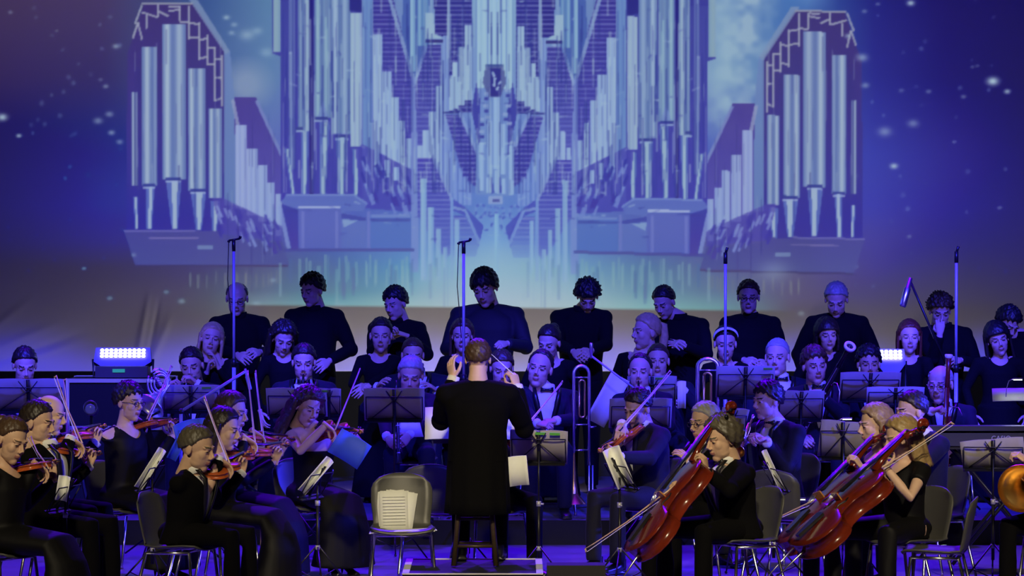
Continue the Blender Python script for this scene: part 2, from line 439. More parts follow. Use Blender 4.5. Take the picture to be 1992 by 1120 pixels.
# stepped lattice fields flanking the V
poly([(725, -34), (756, -34), (806, 160), (806, 400), (725, 300)], (56, 44, 138), .92, lines=.5, grad=(80, 74, 176))
for x0, x1, yt, yb in ((725, 743, 68, 300), (743, 760, 140, 320), (762, 774, 190, 340), (776, 787, 235, 350), (789, 798, 270, 390)):
    pipe(x0, x1, yt, yb, 3, (160, 178, 210), (138, 154, 208))
poly([(786, -34), (840, -34), (822, 100), (806, 150), (780, 60)], (74, 92, 168), .9)
pipe(798, 806, -34, 140, 3, (150, 176, 205), (110, 140, 190)); pipe(812, 832, -34, 90, 2, (140, 168, 200), (90, 120, 180))
line((755, -10), (804, 156), 7, (140, 158, 200), .8); line((846, 82), (806, 160), 7, (150, 165, 205), .8)
poly([(800, 150), (812, 150), (814, 530), (796, 530)], (126, 138, 200), .85)
poly([(826, 26), (842, 26), (846, 66), (860, 74), (828, 76)], (168, 184, 205), .8)
poly([(842, -34), (872, -34), (872, 76), (846, 66)], (48, 38, 128), .92, lines=.45)
line((828, 80), (862, 80), 6, (54, 44, 120), .9)
poly([(832, 88), (858, 88), (858, 400), (812, 300), (806, 170)], (62, 52, 146), .9, lines=.5, grad=(96, 96, 190))
for x0, x1, yt, yb in ((847, 858, 167, 380), (834, 846, 217, 360), (822, 832, 253, 330), (812, 821, 284, 310)):
    pipe(x0, x1, yt, yb, 3, (162, 178, 212), (140, 156, 208))
pipe(861, 874, 70, 370, 3, (136, 152, 206), (116, 130, 196))
poly([(874, -34), (918, -34), (918, 220), (874, 220)], (52, 44, 136), .92, lines=.45)
line((872, -10), (874, 140), 7, (140, 150, 195), .75)
for x0, x1, yt, yb in ((903, 917, 50, 196), (890, 903, 92, 205), (880, 890, 122, 212), (873, 880, 147, 215)):
    pipe(x0, x1, yt, yb, 3, (168, 184, 210), (150, 168, 210))
line((862, 219), (898, 219), 5, (60, 60, 140), .9)
poly([(866, 224), (893, 224), (926, 300), (926, 365), (900, 345)], (66, 56, 156), .9, lines=.5)
line((893, 218), (930, 302), 7, (140, 154, 206), .85)
for i, x in enumerate((862, 872, 882, 892, 901, 910)): pipe(x, x+7, 280+i*16, 400, 3, (138, 154, 212), (112, 126, 200), .8)
# centre
poly([(926, -34), (961, -34), (961, 380), (926, 380)], (118, 136, 196), .9)
for x in (927, 938, 949): pipe(x, x+9, -34, 172, 3, (172, 192, 212), (146, 168, 208))
pipe(957, 965, -34, 130, 3, (172, 192, 214), (156, 176, 212), sym=False)
poly([(916, 215), (926, 160), (934, 200), (934, 300)], (60, 54, 156), .85)
poly([(944, 126), (978, 126), (984, 160), (972, 190), (950, 190), (938, 160)], (84, 84, 150), .85, sym=False)
poly([(952, 134), (974, 134), (974, 188), (954, 188)], (52, 44, 134), .9, sym=False)
line((943, 127), (979, 127), 4, (70, 84, 150), .9, False)
for a, b in (((956, 140), (962, 150)), ((962, 150), (960, 168)), ((968, 164), (974, 158)), ((964, 175), (970, 168))): line(a, b, 5, (160, 172, 208), .9, False)
for x, y in ((945, 182), (944, 206), (948, 228), (937, 232), (936, 256), (986, 176), (988, 206), (982, 222), (990, 240), (996, 278)):
    line((x-4, y), (x+5, y), 5, (150, 160, 205), .8, False); line((x-3, y+10), (x+5, y+10), 7, (56, 50, 150), .75, False)
for x0, x1, yt, yb in ((947, 956, 235, 340), (960, 970, 190, 330), (974, 983, 242, 340), (932, 941, 278, 372), (990, 999, 284, 380), (945, 953, 345, 376), (961, 968, 332, 376), (976, 983, 348, 378)):
    pipe(x0, x1, yt, yb, 3, (160, 178, 216), (130, 146, 206), sym=False)
line((954, 345), (958, 376), 5, (66, 64, 168), .8, False); line((971, 345), (972, 376), 5, (66, 64, 168), .8, False)
poly([(950, 382), (978, 382), (978, 398), (950, 398)], (150, 158, 205), .9, sym=False); poly([(957, 387), (972, 387), (972, 393), (957, 393)], (86, 84, 160), .9, sym=False)
for cx_, cy_, r_ in ((945, 432, 12), (986, 436, 13), (958, 410, 7), (972, 412, 7), (934, 410, 10), (1000, 412, 10)):
    for k in range(10):
        a = k*.628; b = a+.628
        line((cx_+r_*math.cos(a), cy_+1.3*r_*math.sin(a)), (cx_+r_*math.cos(b), cy_+1.3*r_*math.sin(b)), 4, (128, 148, 210) if k % 2 else (80, 84, 178), .7, False)
pipe(961, 968, 415, 530, 3, (150, 180, 215), (130, 160, 210), sym=False)
poly([(880, 386), (905, 404), (940, 440), (930, 480), (905, 420), (882, 410)], (78, 76, 178), .8)
# lower stairs
poly([(811, 308), (842, 308), (878, 386), (878, 490), (866, 505), (812, 420)], (72, 62, 168), .92, lines=.6, grad=(100, 108, 192))
for x0, x1, yt in ((818, 828, 347), (832, 842, 403), (848, 857, 445), (861, 868, 482)): pipe(x0, x1, yt, 545, 3, (150, 174, 208), (124, 152, 206), .85)
line((842, 308), (878, 388), 6, (138, 150, 206), .85); pipe(875, 881, 386, 545, 3, (134, 156, 210), (120, 146, 206), .8)
poly([(882, 420), (904, 420), (930, 474), (925, 500), (882, 500)], (84, 84, 182), .85, lines=.6, grad=(110, 132, 202))
pipe(884, 893, 427, 530, 3, (150, 176, 212), (124, 150, 208), .85)
line((881, 404), (904, 408), 6, (138, 152, 208), .8); line((903, 406), (932, 474), 6, (134, 154, 210), .8)
# reed boots
rs = np.random.RandomState(5)
poly([(690, 290), (704, 280), (800, 330), (800, 412), (706, 405), (700, 380)], (78, 72, 170), .85)
for x0, x1, yt, yb in ((727, 737, 288, 330), (748, 757, 312, 345), (766, 774, 326, 352)): pipe(x0, x1, yt, yb, 3, (160, 178, 214), (130, 148, 206))
for k in range(34):
    x = 702+rs.rand()*92; y = 296+(x-702)*.35+rs.rand()*80; line((x, y), (x+7, y+20), 5, (120, 132, 200) if k % 2 else (58, 56, 156), .8)
poly([(412, 385), (432, 385), (548, 440), (548, 470), (430, 455)], (84, 78, 164), .75)
for k in range(40):
    x = 414+rs.rand()*125; y = 388+(x-414)*.28+rs.rand()*55; line((x, y), (x+9, y+20), 5, (124, 136, 196) if k % 2 else (72, 66, 158), .75)
line((543, 400), (561, 484), 8, (136, 150, 206), .7)
# plinth
poly([(546, 392), (556, 379), (690, 379), (714, 396), (706, 412), (556, 412)], (98, 110, 184), .92)
poly([(546, 396), (582, 408), (582, 486), (566, 486)], (70, 68, 158), .9); line((556, 380), (690, 380), 4, (120, 134, 196), .8); line((690, 381), (714, 397), 4, (120, 134, 196), .8); line((556, 410), (664, 410), 5, (66, 66, 152), .8)
line((580, 403), (662, 403), 5, (170, 176, 215), .9)
poly([(580, 408), (664, 408), (664, 486), (580, 486)], (98, 104, 182), .9); poly([(664, 410), (712, 426), (712, 486), (664, 486)], (100, 112, 184), .9)
poly([(664, 414), (712, 424), (712, 430), (664, 424)], (72, 72, 160), .8); poly([(664, 426), (694, 430), (668, 442)], (140, 160, 200), .8)
for x in (588, 654, 716): line((x, 412), (x, 485), 6, (116, 120, 192), .8)
poly([(720, 418), (800, 418), (800, 486), (720, 486)], (92, 112, 186), .9); line((722, 420), (798, 420), 5, (122, 134, 196), .8); line((722, 428), (798, 428), 5, (78, 82, 165), .8)
line((552, 487), (806, 487), 6, (78, 80, 152), .75)
# reflection streaks on the drawn water
for k in range(46):
    x = 540+rs.rand()*400; y = 495+rs.rand()*30; line((x, y), (x, y+30+rs.rand()*50), 3+rs.rand()*4, (138, 168, 180) if rs.rand() < .55 else (86, 112, 160), .42)
for k in range(20):
    x = 360+rs.rand()*200; y = 524+rs.rand()*12; line((x, y), (x, y+26), 4, (130, 134, 140), .35)
# milky light in the lower middle
m = np.clip(1-np.hypot((XX-960)/190, (YY-560)/95), 0, 1)**.8; m = np.clip(m*.9, 0, .8)[..., None]
IMG[:] = IMG*(1-m)+np.array((160, 182, 202))*m
m = np.clip(1-np.hypot((XX-961)/560, (YY-250)/330), 0, 1)[..., None]*.03
IMG[:] = IMG*(1-m)+np.array((170, 190, 220))*m
rs = np.random.RandomState(21)
for k in range(330):
    x = rs.uniform(548, 961); y = rs.uniform(-30, 350); h_ = min(rs.uniform(30, 150), 376-y)
    line((x, y), (x, y+h_), rs.uniform(2, 4), (48, 52, 140) if rs.rand() < .55 else (170, 186, 206), rs.uniform(.18, .42))
for k in range(60):
    x = rs.uniform(262, 540); y = rs.uniform(40, 330)+(x > 440)*150; line((x, y), (x, y+rs.uniform(30, 110)), 2.5, (50, 50, 120) if rs.rand() < .6 else (150, 166, 190), rs.uniform(.15, .35))
for k in range(110):
    x = rs.uniform(560, 955); y = rs.uniform(0, 470); line((x, y), (x+rs.uniform(4, 16), y+rs.uniform(-2, 8)), 3, (60, 62, 150) if rs.rand() < .5 else (168, 184, 210), rs.uniform(.2, .5))
# stars
for x, y, r_, c in ((4, 228, 9, .9), (36, 264, 5, .8), (225, 90, 6, .6), (205, 168, 5, .5), (190, 235, 8, .5), (212, 222, 7, .5), (216, 258, 6, .6), (232, 276, 6, .5), (195, 155, 4, .3), (440, 34, 6, .7),
                    (455, 48, 6, .5), (480, 68, 14, .5), (500, 60, 10, .4), (450, 64, 6, .5), (518, 102, 12, .4), (162, 522, 5, .6), (212, 580, 6, .6), (352, 586, 6, .7), (322, 568, 5, .45), (258, 496, 5, .4),
                    (1930, 158, 11, 1.), (1958, 178, 6, .8), (1770, 6, 7, .9), (1738, 323, 7, .9), (1648, 70, 6, .6), (1676, 112, 10, .6), (1682, 166, 7, .5), (1720, 256, 12, .5), (1775, 240, 10, .45),
                    (1873, 188, 5, .4), (1752, 176, 5, .3), (1900, 128, 4, .3), (1944, 404, 5, .35), (1680, 22, 5, .4), (1706, 8, 4, .4), (1805, 178, 5, .4), (1855, 276, 4, .35), (1558, 610, 6, .7), (1890, 130, 4, .3),
                    (1768, 460, 4, .35), (1505, 528, 30, .3), (20, 24, 4, .4), (110, 60, 3, .3), (530, 545, 5, .5), (497, 592, 8, .5), (660, 600, 12, .5)):
    m = np.exp(-(((XX-x)/r_)**2+((YY-y)/(r_*.7))**2))[..., None]*c
    IMG[:] = IMG*(1-m)+np.array((165, 190, 205))*m
rs = np.random.RandomState(11)
for k in range(70):
    x = rs.choice([rs.uniform(0, 240), rs.uniform(1660, 1990)]); y = rs.uniform(0, 560); r_ = rs.uniform(2.5, 4.5)
    m = np.exp(-(((XX-x)/r_)**2+((YY-y)/r_)**2))[..., None]*rs.uniform(.1, .35)
    IMG[:] = IMG*(1-m)+np.array((130, 160, 200))*m
m = np.clip(1-np.abs(XX-961)/480, 0, 1)[..., None]**.5*np.clip((590-YY)/60, 0, 1)[..., None]
IMG[:] = IMG*(1-m)+IMG*np.array((.90, .985, .985))*m
# soft focus of the projector
for _ in range(1):
    P = np.pad(IMG, ((1, 1), (1, 1), (0, 0)), 'edge')
    IMG = (P[:-2, 1:-1]+P[2:, 1:-1]+P[1:-1, :-2]+P[1:-1, 2:]+2*P[1:-1, 1:-1])/6
edge = 598+SH*(XX-961)
lower = np.clip((YY-edge)/6.0+.5, 0, 1)
side = np.clip((XX-430)/60, 0, 1)*np.clip((1560-XX)/80, 0, 1)
soft = np.clip((YY-edge+25)/60.0, 0, 1)
lower = lower*side+soft*(1-side)
# light the stage already throws on the canvas (the projector only adds what is missing)
ay = [50, 150, 260, 350, 450, 500, 540, 580, 600]
ac = [(40, 33, 66), (46, 39, 70), (54, 48, 73), (63, 56, 76), (78, 72, 83), (90, 84, 88), (98, 92, 97), (106, 100, 103), (110, 104, 108)]
AMB = np.stack([np.interp(YY, ay, [lin(c)[k_] for c in ac]) for k_ in range(3)], -1)*(1-.42*np.clip(np.abs(XX-961)/980, 0, 1)**1.6)[..., None]
EM = np.clip(lin(IMG)-AMB, 0, 4)*(1-lower[..., None])
# ---------------------------------------------------------------- hanging canvas that carries it
DB = 34.8
p00 = at(SX0, SY0, DB); p11 = at(SX1, SY1, DB)
wx = np.linspace(p00.x, p11.x, GW)
wz = np.array([at(996, y, DB).z for y in gy])
WX, WZ = np.meshgrid(wx, wz)
WY = np.full_like(WX, DB)
low = np.clip((YY-520)/190, 0, 1)
def fold(x0, y0, x1, y1, w_, amp):
    L = math.hypot(x1-x0, y1-y0); tx, ty = (x1-x0)/L, (y1-y0)/L
    u = (XX-x0)*tx+(YY-y0)*ty; v = -(XX-x0)*ty+(YY-y0)*tx
    e = np.clip(u/L*3, 0, 1)*np.clip((L-u)/L*4+.3, 0, 1)
    return amp*np.exp(-(v/w_)**2)*np.clip(e, 0, 1)*(u > 0)
WY += fold(290, 560, 262, 716, 6, -.014)+fold(310, 570, 284, 716, 5, .012)+fold(335, 600, 290, 716, 8, -.010)
WY += fold(130, 620, -60, 700, 9, -.010)+fold(180, 640, -60, 722, 8, .010)+fold(60, 580, -40, 660, 9, -.008)+fold(150, 665, 20, 712, 7, -.007)
WY += (vnoise(160, 90, 8)-.5)*.03*low+(vnoise(55, 140, 9)-.5)*.008*low
co = np.stack([WX, WY, WZ], -1).reshape(-1, 3)
idx = np.arange(GW*GH).reshape(GH, GW)
q = np.stack([idx[1:, :-1], idx[1:, 1:], idx[:-1, 1:], idx[:-1, :-1]], -1).reshape(-1, 4)
me = bpy.data.meshes.new('projection_screen')
me.vertices.add(len(co)); me.vertices.foreach_set('co', co.ravel().astype('f'))
me.loops.add(q.size); me.loops.foreach_set('vertex_index', q.ravel().astype('i'))
me.polygons.add(len(q)); me.polygons.foreach_set('loop_start', np.arange(0, q.size, 4, dtype='i')); me.polygons.foreach_set('loop_total', np.full(len(q), 4, 'i'))
me.polygons.foreach_set('use_smooth', np.ones(len(q), bool)); me.update()
ca = me.color_attributes.new('projected_picture', 'FLOAT_COLOR', 'POINT')
ca.data.foreach_set('color', np.concatenate([EM.reshape(-1, 3), np.ones((GW*GH, 1))], 1).ravel().astype('f'))
m_ = bpy.data.materials.new('projection_canvas'); m_.use_nodes = True; nt = m_.node_tree; b = nt.nodes['Principled BSDF']
b.inputs['Base Color'].default_value = (.62, .60, .60, 1); b.inputs['Roughness'].default_value = .95; b.inputs['Specular IOR Level'].default_value = .1
a_ = nt.nodes.new('ShaderNodeVertexColor'); a_.layer_name = 'projected_picture'
nt.links.new(a_.outputs[0], b.inputs['Emission Color']); b.inputs['Emission Strength'].default_value = 1.0
me.materials.append(m_)
scr = link('projection_screen', me); sol = scr.modifiers.new('cloth_thickness', 'SOLIDIFY'); sol.thickness = .004; sol.offset = -1
tag(scr, 'huge white canvas across the back showing a projected pipe organ in blue night', 'screen')
# ---------------------------------------------------------------- stage
floor_m = mat('stage_floor', (.13, .09, .22), .38, noise=.35, nscale=3, bump=.05)
dark = mat('black_masking', (.006, .006, .008), .9, noise=.3, nscale=8)
RISY = 30.95; RISH = .19
struct(MB().box((0, 28, -.06), (22, 22, .12)).build('floor', floor_m, smooth=False))
struct(MB().box((0, 36.2, 3.5), (22, .2, 7.6)).build('wall_back', dark, smooth=False))
struct(MB().box((-10.9, 28, 3.5), (.2, 22, 7.6)).build('wall_left', dark, smooth=False))
struct(MB().box((10.9, 28, 3.5), (.2, 22, 7.6)).build('wall_right', dark, smooth=False))
r = MB().box((0, (RISY+36.05)/2, RISH/2+.001), (21.4, 36.05-RISY, RISH)).build('stage_riser', [mat('riser_deck', (.12, .09, .20), .45, noise=.3, nscale=5), mat('riser_skirt', (.006, .006, .008), .9, noise=.3, nscale=9)], smooth=False)
for p_ in r.data.polygons: p_.material_index = 0 if p_.normal.z > .5 else 1
tag(r, 'low black platform across the stage under the winds and choir', 'platform')
# conductor podium
pd = empty('conductor_podium', (at(921, 1100, 26.3).x, 26.31, 0), 0, 'low black podium with white edge strips under the conductor', 'podium')
w0 = 262/ (FPX/26.31)
MB().box((0, 0, .122), (w0+.02, 1.1, .244)).build('deck', mat('podium_carpet', (.006, .006, .010), .7, noise=.3, nscale=9), pd, False)
e = MB()
for sx in (-1, 1): e.box((sx*(w0/2-.01), 0, .2475), (.045, 1.12, .007))
for sy in (-1, 1): e.box((0, sy*.555, .2475), (w0+.02, .022, .007))
e.build('edge_strip', TAPE, pd, False)
# ---------------------------------------------------------------- canonical head (face looks along -Y), hands, shoes
def make_head(fem=False):
    b = MB()
    b.ell((0, .016, .032), (.075, .096, .092), nu=24, nv=16)
    b.ell((0, -.028, -.034), (.060 if fem else .064, .060, .082), nu=20, nv=12)
    b.ell((0, -.056, -.094), (.024 if fem else .030, .027, .024))
    for s in (-1, 1):
        b.ell((s*.032, -.050, -.020), (.030, .030, .034))
        b.ell((s*.034, -.024, -.066), (.020 if fem else .027, .040, .030))
        b.ell((s*.078, .012, -.004), (.009, .019, .031))
        b.ell((s*.031, -.0745, .006), (.0155, .0135, .0105))
        b.ell((s*.011, -.098, -.030), (.0085, .010, .0075))
    b.tube([(0, -.082, .020), (0, -.097, -.006), (0, -.108, -.026)], [.0085, .0095, .0125], 10)
    b.tube([(-.052, -.064, .024), (-.026, -.081, .028), (0, -.082, .024), (.026, -.081, .028), (.052, -.064, .024)], [.008, .0115, .010, .0115, .008], 8)
    b.ell((0, -.0860, -.0545), (.021, .0095, .0050)); b.ell((0, -.0845, -.0635), (.017, .0095, .0055))
    b.tube([(0, .012, -.05), (0, .028, -.11), (0, .034, -.17)], [.050 if fem else .058, .046 if fem else .056, .052 if fem else .062], 16)
    me = remeshed(b, .0040, 4)
    co, fs, _ = me_arrays(me)
    mi = []
    for f in fs:
        c = co[list(f)].mean(0); x, y, z = abs(c[0]), c[1], c[2]; k = 0
        if y < -.06:
            if abs(x-.031) < .0135 and abs(z-.005) < .0048*(1.25-abs(x-.031)/.0135): k = 1
            elif .014 < x < .050 and abs(z-(.0305-.0006*abs(x-.03)*100*.05)) < (.0042 if not fem else .003): k = 2
            elif x < .021 and -.069 < z < -.051 and y < -.078: k = 3
        mi.append(k)
    bpy.data.meshes.remove(me)
    return co.astype(float), fs, mi
HEADS = {False: make_head(False), True: make_head(True)}

def make_hand(kind):
    """right hand: wrist at origin, fingers +Z, palm faces -Y, thumb on +X"""
    b = MB()
    b.tube([(0, 0, -.03), (0, 0, .0), (0, -.001, .03), (.0, -.002, .062), (0, -.003, .088)], [(.018, .026), (.017, .025), (.016, .034), (.014, .040), (.011, .038)], 14, up=(0, 1, 0))
    C = dict(relax=(18, 30, 25), curl=(45, 62, 48), fist=(72, 88, 60), flat=(6, 8, 6), bow=(38, 40, 30), neck=(50, 55, 40), point=(60, 80, 50))[kind]
    F = ((.029, .040, .025, .019), (.010, .045, .028, .020), (-.010, .042, .026, .020), (-.028, .033, .020, .017))
    for i, (x, l1, l2, l3) in enumerate(F):
        cc = C if not (kind == 'point' and i == 0) else (8, 8, 5)
        if kind == 'bow': cc = tuple(c*(1.15-.12*i) for c in C)
        p = Vector((x, -.003, .084-abs(x-.006)*.25)); a = 0; pts = [p-Vector((0, 0, .012)), p]
        sx = x*.12/.03
        for L, ang in zip((l1, l2, l3), cc):
            a += R(ang); p = p+Vector((sx*math.cos(a)*L, -math.sin(a)*L, math.cos(a)*L)); pts.append(p)
        b.tube(pts, [.0085, .0088, .0082, .0074, .0058], 9); b.ell(pts[-1], (.0058,)*3, nu=8, nv=6)
        b.ell(pts[2], (.0085,)*3, nu=8, nv=6)
    th = dict(relax=((.026, -.004, .018), (.050, -.018, .040), (.058, -.034, .066), (.056, -.044, .088)),
              flat=((.026, -.004, .018), (.052, -.012, .040), (.068, -.018, .064), (.076, -.022, .086))).get(kind,
              ((.024, -.006, .018), (.044, -.026, .036), (.040, -.050, .058), (.026, -.062, .076)))
    b.tube(th, [.013, .0125, .0105, .0085], 9); b.ell(th[-1], (.0085,)*3, nu=8, nv=6)
    me = remeshed(b, .0034, 1); co, fs, _ = me_arrays(me); bpy.data.meshes.remove(me)
    return co.astype(float), fs
HANDS = {}
def hand(kind):
    if kind not in HANDS: HANDS[kind] = make_hand(kind)
    return HANDS[kind]

def make_shoe(fem):
    b = MB()
    if fem:
        b.tube([(0, .05, .075), (0, .0, .05), (0, -.08, .02), (0, -.145, .016)], [(.026, .024), (.022, .030), (.016, .036), (.010, .016)], 12, up=(0, 0, 1))
        b.tube([(0, .055, .06), (0, .06, .0)], [.014, .007], 8); b.box((0, -.09, .006), (.05, .11, .010))
    else:
        b.tube([(0, .065, .045), (0, .02, .05), (0, -.06, .036), (0, -.14, .028), (0, -.175, .022)], [(.035, .030), (.045, .038), (.034, .044), (.024, .045), (.014, .024)], 12, up=(0, 0, 1))
        b.box((0, -.055, .008), (.080, .24, .014)); b.tube([(0, .03, .04), (0, .03, .11)], [.040, .044], 12)
    me = remeshed(b, .008, 1, 'shoe'); me.materials.append(SHOE); return me
SHOES = {False: make_shoe(False), True: make_shoe(True)}

# ---------------------------------------------------------------- hair
def hair_mesh(style, seed=0):
    rs = np.random.RandomState(seed+1); NU, NV = 56, 36
    S = dict(short=(31, -2, -34, .010, .010, .004), crop=(35, 2, -30, .006, .005, .002), full=(24, -8, -40, .020, .016, .007), bushy=(19, -8, -36, .034, .028, .012),
             curly=(22, -6, -38, .024, .020, .016), fringe=(9, -20, -46, .018, .018, .005), up=(33, 0, -38, .014, .008, .003), smooth=(33, -18, -60, .016, .016, .003),
             bangs=(12, -30, -60, .020, .022, .003), wavy=(31, -22, -62, .024, .028, .008), bald=(95, 8, -36, .006, .007, .002), receding=(50, 0, -34, .006, .008, .003))[style]
    fr, sd, bk, tt, ts, na = S
    ph = rs.rand(6)*6.28; vs = []; fs = []
    for i in range(NV+1):
        el = 90-180*i/NV
        for j in range(NU):
            az = 360*j/NU; a = min(az, 360-az)        # 0 = face, 180 = back of the head
            line_ = np.interp(a, [0, 32, 55, 78, 100, 125, 180], [fr, fr-2, fr*.62+sd*.38, sd-6, sd-14, bk+4, bk])
            if style == 'bald': line_ = np.interp(a, [0, 55, 75, 95, 120, 180], [95, 60, 0, -8, -30, bk])
            if style == 'fringe' or style == 'full': line_ += 6*math.sin(j*1.7+ph[0])*(a < 60)
            d = Vector((math.sin(R(az))*math.cos(R(el)), -math.cos(R(az))*math.cos(R(el)), math.sin(R(el))))
            rx, ry, rz = .077, .098, .094
            rr = 1/math.sqrt((d.x/rx)**2+(d.y/ry)**2+(d.z/rz)**2)
            th = tt*max(0, d.z)+ts*(1-max(0, d.z))
            n = na*(math.sin(az*.22+ph[1]+el*.1)*math.sin(el*.17+ph[2])+.6*math.sin(az*.47+ph[3])*math.sin(el*.31+ph[4])+.4*math.sin(az*1.3+el*.2+ph[5]))
            t = (el-line_)/7.0
            if style == 'bald' and el > 38: t = (42-el)/6.0 if a > 60 else -1
            t = max(0., min(1., t+.5)); t = t*t*(3-2*t)
            r = rr*.80*(1-t)+(rr+th+n)*t
            if el < -35 and style not in ('smooth', 'bangs', 'wavy'): r = min(r, rr+.004)
            vs.append(Vector((0, .016, .032))+d*r)
    for i in range(NV):
        for j in range(NU):
            j2 = (j+1) % NU; fs.append((i*NU+j, (i+1)*NU+j, (i+1)*NU+j2, i*NU+j2))
    return vs, fs
def curtain(b, zb, a0_, r=.090, flare=.02, wav=.006, seed=0, th=.02, front=False):
    """long hair hanging round the back of the head down to zb"""
    rs = np.random.RandomState(seed+3); ph = rs.rand(3)*6; G = []; a0 = a0_+14
    nz = 14
    for i in range(nz+1):
        t = i/nz; z = .045+(zb-.045)*t; row = []
        for j in range(29):
            a = R(a0+(360-2*a0)*j/28)
            rr = r*(1-.1*t)+flare*t+wav*math.sin(j*1.3+ph[0]+t*5)+wav*.7*math.sin(j*2.9+t*11+ph[1])
            back = .016+.02*t
            row.append((math.sin(a)*rr*.92, -math.cos(a)*rr*1.08+back, z+.01*math.sin(j*2.1+ph[2])*t))
        G.append(row)
    b.sheet(G, th)
HM = {}
def hair_obj(style, colour, parent, M, scale, seed=0, name='hair'):
    key = (style, colour, seed % 3)
    if key not in HM:
        b = MB(); base = dict(long='smooth', longbangs='bangs', bob='bangs', longcurly='wavy', ponytail='up', shoulder='smooth', bun='up', band='up').get(style, style)
        v, f = hair_mesh(base, seed % 3); b.add(v, f)
        if style == 'long': curtain(b, -.33, 62, .094, .014, .004, seed)
        if style == 'shoulder': curtain(b, -.20, 62, .094, .016, .006, seed)
        if style == 'longbangs': curtain(b, -.34, 60, .098, .035, .005, seed)
        if style == 'bob': curtain(b, -.13, 56, .096, .010, .004, seed)
        if style == 'longcurly': curtain(b, -.24, 64, .100, .03, .012, seed, .03)
        if style == 'ponytail': b.tube([(0, .10, .06), (0, .145, .04), (0, .15, -.04), (0, .135, -.14), (0, .13, -.2)], [.02, .032, .034, .026, .008], 12)
        if style == 'bun': b.ell((0, .118, .075), (.04, .035, .038))
        me = b.mesh('hair', HAIRS[colour]); HM[key] = me
    o = link(name, HM[key], parent); o.matrix_basis = M @ Matrix.Scale(scale, 4)
    return o

def glasses(parent, M, frame_mat=None):
    b = MB()
    for s in (-1, 1):
        pts = [(s*.032+.021*math.cos(t*math.pi/6), -.098+.004*abs(math.cos(t*math.pi/6)), .004+.015*math.sin(t*math.pi/6)) for t in range(13)]
        b.tube(pts, .0022, 6, cap=False)
        b.tube([(s*.052, -.094, .008), (s*.074, -.05, .010), (s*.082, .02, .004)], .002, 6)
    b.tube([(-.012, -.1, .008), (0, -.104, .010), (.012, -.1, .008)], .002, 6)
    o = b.build('glasses', frame_mat or GLASS, parent); o.matrix_basis = M
    return o

# ---------------------------------------------------------------- person
def ik(S, T, l1, l2, pole):
    d = T-S; L = d.length
    if L > (l1+l2)*.995: d = d*((l1+l2)*.995/L); L = d.length; T = S+d
    if L < .08: L = .08
    u = d.normalized(); p = Vector(pole); p = p-u*p.dot(u); p.normalize()
    x = (l1*l1-l2*l2+L*L)/(2*L); h = math.sqrt(max(0, l1*l1-x*x))
    return S+u*x+p*h, T
def loft(b, rings, X, Y, n=22, mi=0):
    """rings: (centre, rx, ry) elliptical sections in the X,Y plane"""
    vs = []; fs = []
    for c, rx, ry in rings:
        for j in range(n):
            q = 2*math.pi*j/n; cc, ss = math.cos(q), math.sin(q)
            e = .85
            vs.append(Vector(c)+X*(rx*math.copysign(abs(cc)**e, cc))+Y*(ry*math.copysign(abs(ss)**e, ss)))
    k = len(rings)
    for i in range(k-1):
        for j in range(n):
            j2 = (j+1) % n; fs.append((i*n+j, i*n+j2, (i+1)*n+j2, (i+1)*n+j))
    fs.append(tuple(range(n-1, -1, -1))); fs.append(tuple((k-1)*n+j for j in range(n)))
    b.add(vs, fs, mi)

